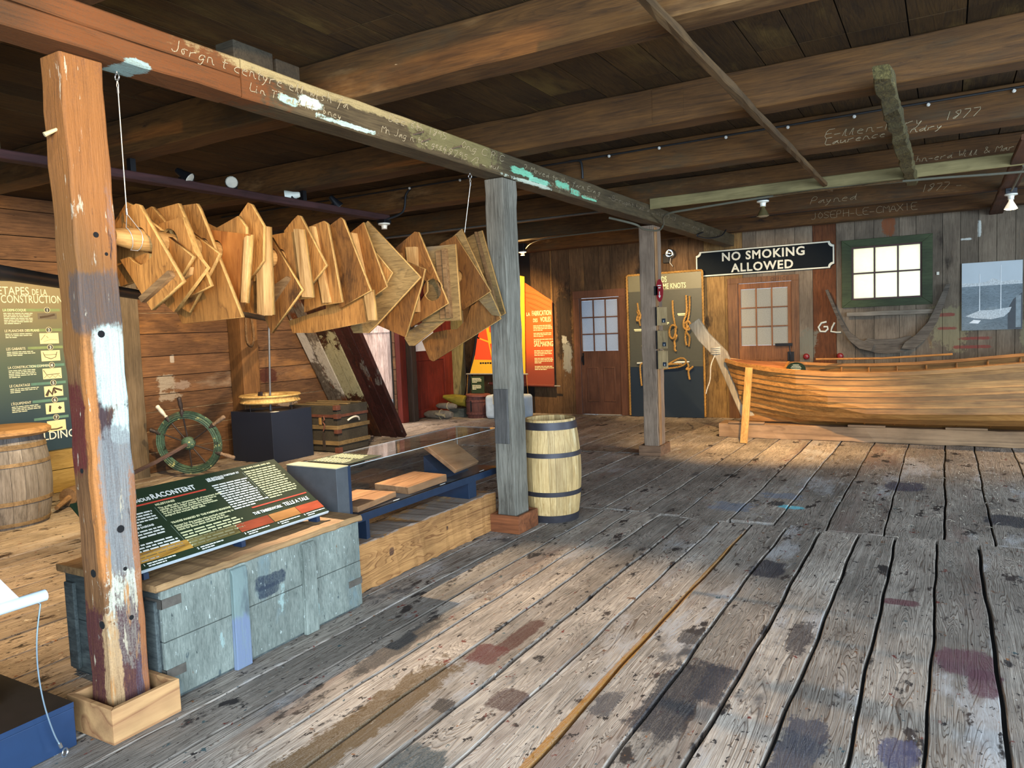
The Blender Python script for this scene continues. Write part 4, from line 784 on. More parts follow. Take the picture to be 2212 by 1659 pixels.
# ------------------------------------------------------------------ back wall: doors, window, signs
def pane_mat(name,c,trans,rough=.55):
    T=NT(name); raw,vec,oi=T.coords(); n=T.noise(raw,30 if trans>.8 else 90,4,.6); A=hx(c)
    d=T.n.new('ShaderNodeBsdfDiffuse'); tl=T.n.new('ShaderNodeBsdfTranslucent'); T.l.new(T.mix(T.step(n,.3,.7),tuple(x*(.94 if trans>.8 else .8) for x in A[:3])+(1,),A),d.inputs[0]); T.l.new(T.mix(T.step(n,.3,.7),tuple(x*(.94 if trans>.8 else .78) for x in A[:3])+(1,),A),tl.inputs[0])
    m=T.n.new('ShaderNodeMixShader'); m.inputs[0].default_value=trans; T.l.new(d.outputs[0],m.inputs[1]); T.l.new(tl.outputs[0],m.inputs[2])
    g=T.n.new('ShaderNodeBsdfGlossy'); g.inputs['Roughness'].default_value=.25; m2=T.n.new('ShaderNodeMixShader'); m2.inputs[0].default_value=.06; T.l.new(m.outputs[0],m2.inputs[1]); T.l.new(g.outputs[0],m2.inputs[2])
    T.l.new(m2.outputs[0],T.n['Material Output'].inputs[0]); return T.mat
M_DOOR=wood('door_brown_paint','#6a4632','#4c3022',2,grain=30,st=16,ring=.25,rough=.55,rnd=0)
M_DOORO=wood('door_orange_brown','#8a5a34','#603a20',2,grain=30,st=16,ring=.25,rough=.55,rnd=0)
M_BLACK=plain('black_iron','#16171a',.45,.3,mott=.2)
P_BLUE=pane_mat('frosted_pane_cool','#bcc4cc',.5); P_GREY=pane_mat('frosted_pane_grey','#b8b3a4',.40); P_WIN=pane_mat('frosted_pane_bright','#fbf3d2',.92)
def door(name,x0,x1,zt,lx0,lx1,lz,g,rows,cols,mfr,mleaf,mp,panels,fw=.0,lowrail=None):
    r=empty(name,((x0+x1)/2,11.5,0)); tag(r,kind='structure')
    b=MB(); b.box(x0,lx0-.004,11.475,11.53,0,lz+.004); b.box(lx1+.004,x1,11.475,11.53,0,lz+.004); b.prism([(x0,11.475,lz+.004),(x1,11.475,lz+.004),(x1,11.475,zt),(x0,11.475,zt)],(0,.055,0)); b.build('door_frame',mfr,r,bevel=.004)
    gx0,gx1,gz0,gz1=g
    b=MB(); b.box(lx0,gx0,11.495,11.53,.008,lz); b.box(gx1,lx1,11.495,11.53,.008,lz); b.box(gx0,gx1,11.495,11.53,gz1,lz); b.box(gx0,gx1,11.495,11.53,.008,gz0)
    lf=b.build('door_leaf',mleaf,r,bevel=.002)
    pw=(gx1-gx0)/cols; ph=(gz1-gz0)/rows
    for i in range(cols):
        for j in range(rows):
            b=MB(); b.box(gx0+i*pw+.002,gx0+(i+1)*pw-.002,11.512,11.517,gz0+j*ph+.002,gz0+(j+1)*ph-.002); b.build('pane',mp,lf)
    for i in range(1,cols):
        b=MB(); b.box(gx0+i*pw-.009,gx0+i*pw+.009,11.498,11.525,gz0,gz1); b.build('glazing_bar',mleaf,lf)
    for j in range(1,rows):
        b=MB(); b.box(gx0,gx1,11.499,11.526,gz0+j*ph-.009,gz0+j*ph+.009); b.build('glazing_bar',mleaf,lf)
    for (a,c,z0,z1) in panels:
        b=MB(); t=.022
        b.box(a,c,11.487,11.4955,z0,z0+t); b.box(a,c,11.487,11.4955,z1-t,z1); b.box(a,a+t,11.487,11.4955,z0+t,z1-t); b.box(c-t,c,11.487,11.4955,z0+t,z1-t); b.build('panel_moulding',mleaf,lf,bevel=.004)
    return r,lf
d1,lf=door('door_1',-5.455,-4.495,2.075,-5.335,-4.635,1.945,(-5.31,-4.665,1.07,1.905),3,3,M_DOOR,M_DOOR,P_BLUE,((-5.24,-5.03,.22,.80),(-4.94,-4.73,.22,.80)))
b=MB(); b.tube([(-5.30,11.49,.98),(-5.305,11.45,.97),(-5.305,11.445,.92),(-5.30,11.49,.84)],.009,8); b.obox((-5.30,11.492,.94),.03,.006,.2); b.ball((-5.30,11.475,1.0),.012,8); b.build('door_handle',M_BLACK,lf,smooth=True)
b=MB(); b.box(-5.05,-4.65,11.46,11.50,.002,.012); b.build('threshold_gap',plain('light_strip_metal','#c6c2b4',.4,.3),d1)
d2,lf=door('door_2',-2.875,-1.855,2.115,-2.72,-1.965,2.025,(-2.685,-2.015,1.10,1.94),3,3,wood('office_frame_wood','#7a5638','#4f3320',2,grain=30,st=14,ring=.3,rough=.6,rnd=0),M_DOORO,P_GREY,((-2.64,-2.4,.2,.9),(-2.3,-2.06,.2,.9)))
b=MB(); b.box(-2.19,-1.95,11.45,11.494,1.085,1.125); b.box(-2.02,-1.93,11.462,11.494,.86,1.0); b.tube([(-1.99,11.46,1.085),(-1.98,11.45,.95),(-1.98,11.46,.83)],.009,8); b.build('door_latch',M_BLACK,lf,bevel=.003)
fr=[o for o in d2.children if o.name.startswith('door_frame')][0]; ORI[fr.name]=Vector((ORI[d2.name]))
text(fr,'OFFICE',.07,plain('carved_dark','#4a3524',.8),(-2.25,11.475,2.045),(1,0,0),(0,0,1),sp=1.15)
# window
wn=empty('window_1',(-.73,11.5,1.64)); tag(wn,kind='structure')
M_GREEN=wood('green_frame_paint','#404c2e','#2c361c',0,grain=30,st=10,ring=.15,rough=.6,rnd=0,layers=[('#2c3620',3,.6,.1,3)])
b=MB(); X0,X1,Z0,Z1=-1.285,-.175,1.60,2.53; x0,x1,z0,z1=-1.16,-.30,1.70,2.43; y=11.46
b.prism([(X0,y,Z0),(X1,y,Z0),(x1,y,z0),(x0,y,z0)],(0,.05,0)); b.prism([(X0,y,Z1),(X1,y,Z1),(x1,y,z1),(x0,y,z1)],(0,.05,0)); b.prism([(X0,y,Z0),(X0,y,Z1),(x0,y,z1),(x0,y,z0)],(0,.05,0)); b.prism([(X1,y,Z0),(X1,y,Z1),(x1,y,z1),(x1,y,z0)],(0,.05,0))
b.build('window_frame',M_GREEN,wn,bevel=.004)
M_SASH=plain('sash_maroon','#43231b',.6,mott=.2)
b=MB(); s=.022; b.box(x0,x1,11.49,11.53,z0,z0+s); b.box(x0,x1,11.49,11.53,z1-s,z1); b.box(x0,x0+s,11.49,11.53,z0+s,z1-s); b.box(x1-s,x1,11.49,11.53,z0+s,z1-s); b.build('sash',M_SASH,wn)
for i in range(3):
    for j in range(2):
        pw=(x1-x0)/3; ph=(z1-z0)/2; b=MB(); b.box(x0+i*pw+.002,x0+(i+1)*pw-.002,11.512,11.517,z0+j*ph+.002,z0+(j+1)*ph-.002); b.build('pane',P_WIN,wn)
for i in (1,2): b=MB(); b.box(x0+i*(x1-x0)/3-.01,x0+i*(x1-x0)/3+.01,11.496,11.526,z0,z1); b.build('glazing_bar',M_SASH,wn)
b=MB(); b.box(x0,x1,11.497,11.527,(z0+z1)/2-.01,(z0+z1)/2+.01); b.build('glazing_bar',M_SASH,wn)
b=MB(); b.box(-.13,-.10,11.48,11.499,1.98,2.02); tag(b.build('wall_switch',plain('ivory','#d8d4c0',.5),loc=(-.115,11.49,2.0)),'tiny ivory box on the wall right of the green window','switch')
# NO SMOKING sign
sg=empty('no_smoking_sign',(-2.355,11.46,2.36),'long black enamel sign with white lettering and notched corners above the office door','sign')
def notched(x0,x1,z0,z1,r,n=5):
    P=[]
    for (cx,cz,a0) in ((x0,z0,90),(x1,z0,180),(x1,z1,270),(x0,z1,0)):
        for k in range(n+1):
            a=math.radians(a0-90*k/n); P.append((cx+r*math.cos(a),cz+r*math.sin(a)))
    return P
M_SBLK=plain('sign_black','#0d1418',.75,mott=.1,spec=.15); M_SWHT=plain('sign_white','#cfd0be',.5,mott=.08)
sgb=plate('board',notched(-3.345,-1.375,2.165,2.55,.055),M_SBLK,sg,(0,11.475,0),(1,0,0),(0,0,1),.02)
plate('border',notched(-3.34,-1.38,2.17,2.545,.055),M_SWHT,sgb,(0,11.4635,0),(1,0,0),(0,0,1),.002,[notched(-3.322,-1.398,2.188,2.527,.063)],0)
text(sgb,'NO SMOKING',.172,M_SWHT,(-2.357,11.464,2.383),(1,0,0),(0,0,1),align='CENTER',bold=.0045,sp=1.12,xs=1.0)
text(sgb,'ALLOWED',.172,M_SWHT,(-2.365,11.464,2.21),(1,0,0),(0,0,1),align='CENTER',bold=.0045,sp=1.12)
# painted initials on the wall
wb=[o for o in COL.objects if o.name=='wall_back'][0]
b=MB(); b.tube([(-1.49,11.493,1.415),(-1.56,11.493,1.40),(-1.60,11.493,1.34),(-1.575,11.493,1.28),(-1.51,11.493,1.275),(-1.475,11.493,1.31),(-1.48,11.493,1.345),(-1.53,11.493,1.345)],.014,6); b.build('painted_letter',M_SWHT,wb)
b=MB(); b.tube([(-1.385,11.493,1.40),(-1.42,11.493,1.33),(-1.435,11.493,1.275),(-1.36,11.493,1.26),(-1.30,11.493,1.26)],.013,6); b.build('painted_letter',M_SWHT,wb)
# photograph print
pr=empty('photo_print',(.486,11.48,1.24),'black and white photograph of a two masted schooner, mounted on the right of the wall','photograph')
def q(name,pts,mat,y=11.4665):
    return plate(name,pts,mat,prb,(0,y,0),(1,0,0),(0,0,1),.0008,(),0)
M_SEA=wood('print_water','#7b898e','#39454a',0,grain=90,st=4,ring=.5,ringn=12,rough=.5,rnd=0,bump=0)
b=MB(); b.box(.156,.814,11.468,11.48,1.236,2.106); prb=b.build('board',plain('print_sky','#b4bfc2',.5,mott=.06,mscale=3),pr)
q('water',[(.157,1.237),(.813,1.237),(.813,1.81),(.157,1.80)],M_SEA)
q('shoreline',[(.157,1.80),(.813,1.81),(.813,1.845),(.70,1.86),(.60,1.85),(.50,1.895),(.42,1.85),(.3,1.84),(.157,1.85)],plain('print_light','#c9cfcd',.5,mott=.35,mscale=60),y=11.466)
q('dock',[(.66,1.237),(.813,1.237),(.813,1.70),(.72,1.62),(.66,1.5)],plain('print_dark','#1c2529',.5,mott=.3),y=11.466)
q('piling',[(.745,1.26),(.80,1.26),(.80,1.67),(.745,1.66)],plain('print_mid','#7d8a8c',.5,mott=.3),y=11.4655)
q('hull',[(.20,1.42),(.30,1.39),(.48,1.37),(.62,1.40),(.68,1.46),(.70,1.52),(.5,1.49),(.36,1.49)],plain('print_light','#c9cfcd',.5),y=11.465)
q('cabin',[(.42,1.49),(.56,1.50),(.55,1.53),(.43,1.52)],plain('print_mid','#7d8a8c',.5),y=11.4645)
for x,zt in ((.355,1.96),(.585,2.06)):
    q('mast',[(x-.005,1.48),(x+.005,1.48),(x+.003,zt),(x-.003,zt)],plain('print_white2','#e4e8e6',.5),y=11.464)
q('dinghy',[(.24,1.33),(.34,1.32),(.37,1.36),(.29,1.37)],plain('print_white2','#e4e8e6',.5),y=11.465)
# old boat frame hung on the wall
fm=empty('hull_rib_frame',(-.70,11.44,.95),'weathered grey U shaped boat frame hung on the wall under the window','boat frame')
M_FRAME=wood('weathered_frame','#6e665a','#3c3732',0,grain=34,st=10,ring=.35,rough=.9,rnd=.1,bump=.6)
def outer(side,pts): return pts
plate('floor_timber',[(-1.02,1.02),(-.86,.965),(-.70,.95),(-.52,.965),(-.36,1.03),(-.38,1.13),(-.43,1.19),(-.62,1.15),(-.86,1.15),(-.95,1.17),(-1.04,1.10)],M_FRAME,fm,(0,11.44,0),(1,0,0),(0,0,1),.05,(),.006)
plate('rib',[(-1.49,1.86),(-1.455,1.865),(-1.30,1.48),(-1.19,1.27),(-1.05,1.15),(-.87,1.09),(-.91,.99),(-1.06,1.03),(-1.19,1.15),(-1.28,1.32),(-1.38,1.56)],M_FRAME,fm,(0,11.39,0),(1,0,0),(0,0,1),.045,(),.006)
plate('rib',[(-.02,1.85),(.03,1.85),(-.04,1.60),(-.12,1.36),(-.24,1.15),(-.40,1.0),(-.54,1.02),(-.50,1.10),(-.38,1.19),(-.23,1.36),(-.13,1.58)],M_FRAME,fm,(0,11.39,0),(1,0,0),(0,0,1),.045,(),.006)
b=MB(); b.timber(0,-1.22,-.14,11.42,11.44,1.475,1.535,10,.003,5); b.build('cross_batten',wood('grey_batten','#8a8273','#5f584c',0,grain=30,st=14,rnd=0),fm)
# ------------------------------------------------------------------ knots board
kb=empty('knots_board',(-3.84,11.43,0),'tall dark display board of rope knots with a twisted rope border','display board')
M_KB=plain('knots_grey','#4a4a3e',.5,mott=.06); M_KH=plain('knots_header','#6e6a52',.5,mott=.04); M_KN=plain('knots_navy','#1c2a36',.5,mott=.06)
b=MB(); b.box(-4.43,-3.245,11.405,11.44,.004,2.0); b.build('panel',M_KB,kb)
b=MB(); b.box(-4.43,-3.245,11.404,11.44,2.0,2.25); kh=b.build('header',M_KH,kb)
b=MB(); b.box(-4.43,-3.245,11.395,11.404,.004,.80); b.build('lower_panel',M_KN,kb)
b=MB(); b.box(-4.43,-3.245,11.39,11.404,.80,.89); b.build('ledge',M_KB,kb,bevel=.002)
M_ROPE=wood('manila_rope','#c99a52','#8a6128',0,grain=60,st=2,ring=.2,rough=.8,rnd=.1,bump=.6)
def rope(name,path,R,par,pitch=None,mat=M_ROPE,strands=3,loc=None,n=6):
    P=[Vector(p) for p in path]; pitch=pitch or R*9
    # resample
    pts=[P[0]]; stp=pitch/8
    for a,c in zip(P,P[1:]):
        d=(c-a).length; m=max(1,int(d/stp))
        for k in range(1,m+1): pts.append(a.lerp(c,k/m))
    b=MB(); fr=b.frames(pts); s=0; pos=[0]
    for a,c in zip(pts,pts[1:]): s+=(c-a).length; pos.append(s)
    for j in range(strands):
        pa=[p+(a*math.cos(2*math.pi*(t/pitch+j/strands))+bb*math.sin(2*math.pi*(t/pitch+j/strands)))*R*.5 for (p,a,bb,_),t in zip(fr,pos)]
        b.tube(pa,R*.56,n)
    return b.build(name,mat,par,loc=loc or path[0],smooth=True)
rope('rope_border',[(-4.45,11.40,.02),(-4.45,11.40,2.24),(-4.43,11.40,2.265),(-3.25,11.40,2.268),(-3.228,11.40,2.25),(-3.225,11.40,.02)],.017,kb,n=5)
M_KT=plain('knots_lettering','#e3dfa8',.5,mott=.03)
text(kh,'LES NŒUDS',.125,M_KT,(-4.19,11.404,2.125),(1,0,0),(0,0,1),bold=.001,xs=.60,name='heading'); text(kh,'SOME KNOTS',.115,M_KT,(-3.955,11.404,2.02),(1,0,0),(0,0,1),bold=.001,xs=.66,name='heading')
def smooth(pts,n=4):
    P=[Vector(p) for p in pts]; out=[]
    for i in range(len(P)-1):
        p0,p1,p2,p3=P[max(i-1,0)],P[i],P[i+1],P[min(i+2,len(P)-1)]
        for k in range(n):
            t=k/n; out.append(.5*((2*p1)+(-p0+p2)*t+(2*p0-5*p1+4*p2-p3)*t*t+(-p0+3*p1-3*p2+p3)*t**3))
    out.append(P[-1]); return out
def knot(pts,label,R=.016,y=11.375):
    P=smooth([(x,y-dy,z) for x,z,dy in pts],5); o=rope('rope_knot',P,R,None,loc=P[0]); tag(o,label,'rope knot','rope knots on the dark board')
knot([(-4.27,1.82,0),(-4.255,1.70,.0),(-4.225,1.63,.0),(-4.23,1.56,.02),(-4.275,1.54,.03),(-4.275,1.61,.0),(-4.23,1.64,.03),(-4.24,1.70,.03),(-4.275,1.69,.0),(-4.25,1.6,-.0),(-4.235,1.53,.03),(-4.235,1.46,0)],'small figure eight knot left of the far brown post on the knots board',.014)
knot([(-3.695,1.83,0),(-3.69,1.62,0),(-3.665,1.45,0),(-3.65,1.33,.03),(-3.69,1.24,.03),(-3.75,1.28,0),(-3.755,1.38,0),(-3.70,1.45,.03),(-3.64,1.42,.03),(-3.665,1.34,-.01),(-3.635,1.27,.03),(-3.68,1.20,0),(-3.67,1.13,.01),(-3.68,1.08,0),(-3.66,1.04,0)],'long bowline style knot with one big side loop, middle of the knots board')
knot([(-3.48,1.90,0),(-3.475,1.65,0),(-3.52,1.50,.02),(-3.51,1.40,.03),(-3.44,1.37,.03),(-3.425,1.46,0),(-3.47,1.5,-.0),(-3.485,1.40,.0),(-3.505,1.25,0),(-3.49,1.13,0)],'left strand of the double reef knot beside the boat stem')
knot([(-3.425,1.885,0),(-3.43,1.7,0),(-3.46,1.52,.0),(-3.52,1.46,.0),(-3.50,1.38,.0),(-3.45,1.43,.03),(-3.475,1.34,.04),(-3.44,1.25,.0),(-3.455,1.11,0)],'right strand of the double reef knot beside the boat stem')
cl=empty('cleat',(-3.6,11.38,.86),'white horn cleat holding a loose rope loop low on the knots board','cleat')
b=MB(); b.tube([(-3.70,11.37,.862),(-3.64,11.365,.87),(-3.52,11.365,.872),(-3.45,11.37,.875)],[.008,.017,.017,.008],8); b.box(-3.62,-3.54,11.37,11.39,.85,.885); b.build('horn',M_SWHT,cl,smooth=True)
o=rope('rope_coil',smooth([(-3.86,11.37,.80),(-3.75,11.355,.86),(-3.6,11.35,.93),(-3.52,11.35,.92),(-3.50,11.35,.86),(-3.6,11.35,.80),(-3.8,11.36,.775),(-3.9,11.36,.77),(-3.86,11.35,.82),(-3.7,11.345,.845),(-3.56,11.345,.84)],5),.015,None,loc=(-3.7,11.36,.83)); tag(o,'loose loop of rope wound on the white horn cleat','rope')
o=rope('rope_end',smooth([(-3.475,11.35,.86),(-3.465,11.37,.80),(-3.50,11.365,.76),(-3.43,11.36,.77),(-3.395,11.36,.80),(-3.46,11.36,.74),(-3.465,11.37,.68),(-3.45,11.37,.60)],5),.015,None,loc=(-3.46,11.36,.74)); tag(o,'knotted short rope end hanging below the horn cleat','rope')
o=rope('rope_end',smooth([(-4.18,11.365,.86),(-4.24,11.36,.84),(-4.25,11.37,.7),(-4.235,11.37,.50)],4),.014,None,loc=(-4.2,11.37,.7)); tag(o,'rope end hanging straight down left of the far brown post','rope')
b=MB(); b.tube([(-4.30,11.37,.862),(-4.12,11.37,.868)],.014,8); tag(b.build('cleat',M_SWHT,loc=(-4.2,11.37,.86),smooth=True),'white horn cleat half hidden by the far brown post','cleat')
for x,z in ((-4.28,1.40),(-4.16,1.14),(-3.56,1.62),(-3.84,1.49)):
    b=MB(); b.box(x-.07,x+.07,11.401,11.405,z-.012,z+.008); b.box(x-.06,x+.05,11.401,11.405,z-.028,z-.018); b.build('caption_strip',M_KT,kb)
# emergency light
em=empty('emergency_light',(-3.75,11.45,2.55),'chromed emergency lamp on a black box above the knots board','lamp')
b=MB(); b.box(-3.86,-3.76,11.44,11.497,2.42,2.56); b.build('battery_box',M_BLACK,em,bevel=.006)
b=MB(); b.lathe([(.02,.09),(.055,.06),(.07,.02),(.07,0),(.062,-.004)],(-3.72,11.37,2.555),(-.15,1,.0),20,True,False); b.lathe([(.062,0),(.045,.03),(.012,.045)],(-3.72,11.37,2.555),(-.15,1,0),20,False,True); b.build('reflector',plain('chrome','#d8dcdc',.12,1,mott=.02),em,smooth=True)
b=MB(); b.tube([(-3.72,11.40,2.49),(-3.74,11.42,2.42),(-3.70,11.44,2.36)],.007,6); b.build('cable',M_WIRE,em)
# ------------------------------------------------------------------ sailmaking banners
M_OR=plain('banner_orange','#d2501c',.7,mott=.05); M_YL=plain('banner_yellow','#d9a520',.7,mott=.06,mscale=4); M_ROD=plain('rod_alu','#b9b5a8',.4,.6)
bo=empty('sailmaking_banner',(-6.3,11.38,.5),'tall orange slant topped banner about sailmaking, hanging on the back wall','banner')
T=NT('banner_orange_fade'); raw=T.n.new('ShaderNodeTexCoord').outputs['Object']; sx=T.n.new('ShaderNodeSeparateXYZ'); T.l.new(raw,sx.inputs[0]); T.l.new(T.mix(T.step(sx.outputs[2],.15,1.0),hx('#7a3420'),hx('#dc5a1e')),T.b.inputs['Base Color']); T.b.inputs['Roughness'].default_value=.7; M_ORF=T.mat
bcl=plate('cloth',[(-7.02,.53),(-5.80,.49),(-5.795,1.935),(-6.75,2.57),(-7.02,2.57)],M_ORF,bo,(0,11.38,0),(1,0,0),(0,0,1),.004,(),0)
b=MB(); b.tube([(-7.10,11.375,.53),(-5.80,11.375,.49)],.028,10); b.build('sleeve',plain('banner_brown','#6e3020',.7),bo,smooth=True)
b=MB(); b.tube([(-7.13,11.375,.531),(-5.69,11.375,.487)],.012,8); b.build('rod',M_ROD,bo,smooth=True)
b=MB(); b.tube([(-5.80,11.375,1.93),(-5.80,11.39,2.977)],.004,5); b.build('cord',M_ROPE,bo)
BX=(1,0,0); BZ=(0,0,1)
text(bcl,'LA',.085,M_KT,(-6.30,11.377,1.70),BX,BZ,xs=.75,bold=.0008,name='heading'); text(bcl,'FABRICATION',.118,M_KT,(-6.19,11.377,1.70),BX,BZ,xs=.50,bold=.0012,name='heading')
text(bcl,'DES',.085,M_KT,(-6.17,11.377,1.59),BX,BZ,xs=.62,bold=.0008,name='heading'); text(bcl,'VOILES',.118,M_KT,(-6.03,11.377,1.59),BX,BZ,xs=.56,bold=.0012,name='heading')
text(bcl,'SAILMAKING',.125,M_KT,(-6.17,11.377,1.17),BX,BZ,xs=.52,bold=.0012,name='heading')
fb=lambda a,c: Vector((a,11.3775,c)); ny=Vector((0,-1,0))
for z,rw,sd in ((1.52,4,60),(1.39,3,61),(1.285,2,62),(1.09,4,63),(.96,4,64),(.82,3,65)): textblock(bcl,fb,-6.17,z,.37,rw,.026,M_KT,sd,ny)
for k in range(9):
    b=MB(); z=2.12-.045*k; b.tube([(-6.36+.02*k,11.376,z+.04),(-6.1,11.376,z-.02),(-5.82,11.376,z-.16)],.0018,4); b.build('rigging_line',plain('line_dark','#5a1c0c',.7) if k%2 else plain('line_light','#f08a50',.7),bcl)
by=empty('sail_banner',(-6.68,11.0,.72),'yellow sail shaped banner with a red sail diagram, half behind the grey middle post','banner')
ycl=plate('cloth',[(-7.27,.726),(-6.15,.722),(-6.12,1.75),(-6.10,2.35),(-6.55,2.45),(-6.80,1.98)],M_YL,by,(0,11.0,0),(1,0,0),(0,0,1),.004,(),0)
b=MB(); b.tube([(-7.34,10.995,.728),(-6.10,10.995,.722)],.013,8); b.build('rod',M_ROD,by,smooth=True)
for x in (-7.31,-6.13): b=MB(); b.tube([(x,10.995,.725),(x-.05 if x<-7 else x+.02,11.0,.30)],.0035,5); b.build('cord',M_ROPE,by)
b=MB(); b.tube([(-6.55,11.0,2.44),(-6.55,11.0,2.744)],.004,5); b.build('cord',M_ROPE,by)
M_DG=plain('diagram_red','#d8481a',.7,mott=.05)
def dq(pts,m=M_DG,n='sail_diagram'): plate(n,pts,m,ycl,(0,10.9965,0),(1,0,0),(0,0,1),.001,(),0)
dq([(-6.94,1.66),(-6.90,1.30),(-6.98,1.22),(-7.10,1.36)]) if 0 else None
dq([(-6.925,1.72),(-6.86,1.30),(-7.07,1.37)]); dq([(-7.08,1.35),(-6.86,1.27),(-6.80,.97),(-7.16,.98)]); dq([(-6.83,1.25),(-6.35,1.25),(-6.33,.97),(-6.77,.97)]); dq([(-6.84,1.64),(-6.70,1.50),(-6.70,1.41),(-6.83,1.45)]); dq([(-6.69,1.60),(-6.3,1.60),(-6.34,1.29),(-6.67,1.29)])
for k in range(12): dq([(-7.05+.05*k,.90+.004*(k%2)),(-7.012+.05*k,.90+.004*(k%2)),(-7.012+.05*k,.93),(-7.05+.05*k,.93)],M_BLACK,'scale_bar') if k%2==0 or True else None
b=MB(); b.tube([(-6.95,11.08,2.2),(-7.17,11.08,1.2),(-7.5,11.08,.0)],[.03,.045,.05],8); tag(b.build('black_spar',M_BLACK,loc=(-7.5,11.08,0),smooth=True),'slim black spar slanting along the left edge of the yellow sail banner','spar')
# ------------------------------------------------------------------ wooden boat on its cradle timber
M_HULL=wood('hull_planking','#b28247','#744c24',0,grain=50,st=24,ring=.25,ringn=6,rough=.5,rnd=.5,bump=.12,layers=[('#8a5a2a',1.6,.60,.12,8),('#5f3a18',40,.72,.02,3)])
M_HULLD=wood('hull_inside','#a8743a','#6d451c',0,grain=26,st=20,ring=.4,rough=.6,rnd=.1)
M_STEM=wood('stem_grey','#b5a88e','#7d715c',2,grain=30,st=14,ring=.3,rough=.8,rnd=0,bump=.5)
YC=9.75
bt=empty('wooden_boat',(-.3,YC,.19),'varnished clinker rowing boat with a long grey stem, resting on the cradle timber','boat')
XS=[-2.46,-2.3,-2.1,-1.85,-1.55,-1.2,-.8,-.35,.15,.65,1.1,1.5,1.85,2.1]
def sheer(x):
    tb=[(-2.5,1.035),(-2.25,.975),(-2.0,.935),(-1.43,.878),(-1.0,.858),(-.64,.866),(-.29,.876),(.22,.912),(.66,.955),(1.3,1.01),(2.2,1.08)]
    for (a,za),(c,zc) in zip(tb,tb[1:]):
        if a<=x<=c: return za+(zc-za)*(x-a)/(c-a)-.035
    return tb[0][1] if x<a else tb[-1][1]
def half(x):
    t=(x+2.52)/(2.1+2.52); return .70*min(1,(math.sin(min(1,t*1.9)*math.pi/2))**.72)*(1 if t<.6 else 1-.5*((t-.6)/.4)**2)
def keelz(x): return .285-.10*min(1,max(0,(x+2.2)/.6)) if x<-1.6 else .185
def stemx(z): return -2.24-(z-.28)*.355      # rake of the stem
def hullp(x,t,side):
    zk=keelz(x); zs=sheer(x)+(.045 if side>0 else 0)*min(1,max(0,(x+2.3)/.8)); z=zk+(zs-zk)*t
    hb=half(x)*(1-(1-t)**2.1)**.62 if t<1 else half(x)
    fine=min(1,max(0,(x+2.5)/1.5)); hb=hb*(fine)+half(x)*t**1.25*(1-fine)
    xx=max(x,stemx(z)+.02) if x<-1.9 else x
    # close the bow on the stem
    k=min(1,max(0,(xx-stemx(z))/.55)); hb=min(hb, .02+.42*k**.8)
    return Vector((xx,YC+side*(hb+.012),z))
NS=10
for side in (-1,1):
    for j in range(NS):
        t0=j/NS; t1=(j+1)/NS+.018; b=MB(); vs=[];fs=[]
        for x in XS:
            lo=hullp(x,t0,side); hi=hullp(x,min(1,t1),side); off=Vector((0,side*.016,-.004)); th=Vector((0,-side*.018,0))
            vs += [lo+off+th,lo+off,hi,hi+th]
        m=len(XS)
        for i in range(m-1):
            for k in range(4):
                f=(i*4+k,i*4+(k+1)%4,i*4+4+(k+1)%4,i*4+4+k); fs.append(f if side>0 else f[::-1])
        fs += [(3,2,1,0),tuple((m-1)*4+k for k in range(4))]
        b.add(vs,fs); b.build('strake',M_HULL,bt)
    b=MB(); pth=[hullp(x,1,side)+Vector((0,side*.014,-.008)) for x in XS]; b.strip(pth,.05,.026,(0,0,1)); b.build('rub_rail',M_HULL,bt,bevel=.004)
    b=MB(); pth=[hullp(x,1,side)+Vector((0,-side*.045,.004)) for x in XS[2:]]; b.strip(pth,.035,.03,(0,0,1)); b.build('inwale',M_HULLD,bt,bevel=.003)
    for x in [-1.15+.31*k for k in range(11)]:
        b=MB(); b.tube([hullp(x,t,side)+Vector((0,-side*.03,0)) for t in (.06,.25,.45,.65,.85,.97)],.012,6); b.build('frame',M_HULLD,bt)
b=MB(); b.strip([(stemx(.24)+.03,YC,.24),(stemx(.7),YC,.7),(stemx(1.05)-.02,YC,1.05),(-2.76,YC,1.29),(-2.885,YC,1.49)],.165,.07,(1,0,.4)); b.build('stem',M_STEM,bt,bevel=.012)
b=MB(); b.timber(0,-2.24,2.1,YC-.035,YC+.035,.20,.27,20,.002,3); b.build('keel',M_HULLD,bt)
b=MB(); b.prism([hullp(-2.44,.98,-1)+Vector((0,.02,0)),hullp(-1.7,.985,-1)+Vector((0,.03,0)),hullp(-1.7,.985,1)+Vector((0,-.03,0)),hullp(-2.44,.98,1)+Vector((0,-.02,0))],(0,0,.018)); b.build('foredeck',wood('foredeck_wood','#b5764a','#7d4a26',0,grain=26,st=18,rnd=0),bt,bevel=.003)
b=MB(); b.prism([hullp(-1.72,.80,-1)+Vector((0,.04,0)),hullp(-1.72,1.0,-1)+Vector((0,.03,-.02)),(-1.72,YC,.955),hullp(-1.72,1.0,1)+Vector((0,-.03,-.02)),hullp(-1.72,.80,1)+Vector((0,-.04,0))],(.025,0,0)); b.build('breast_beam',M_HULLD,bt)
b=MB(); b.prism([hullp(-1.02,.45,-1)+Vector((0,.05,0)),hullp(-1.02,.97,-1)+Vector((0,.03,0)),hullp(-1.02,.97,-1)+Vector((0,.12,0)),hullp(-1.02,.45,-1)+Vector((0,.22,0))],(.07,0,0)); b.build('knee',M_HULLD,bt)
for x in (-.4,.6,1.5):
    b=MB(); p=hullp(x,.72,-1); q_=hullp(x,.72,1); b.box(x-.12,x+.12,p.y+.045,q_.y-.045,p.z-.02,p.z+.015); b.build('thwart',M_HULLD,bt,bevel=.004)
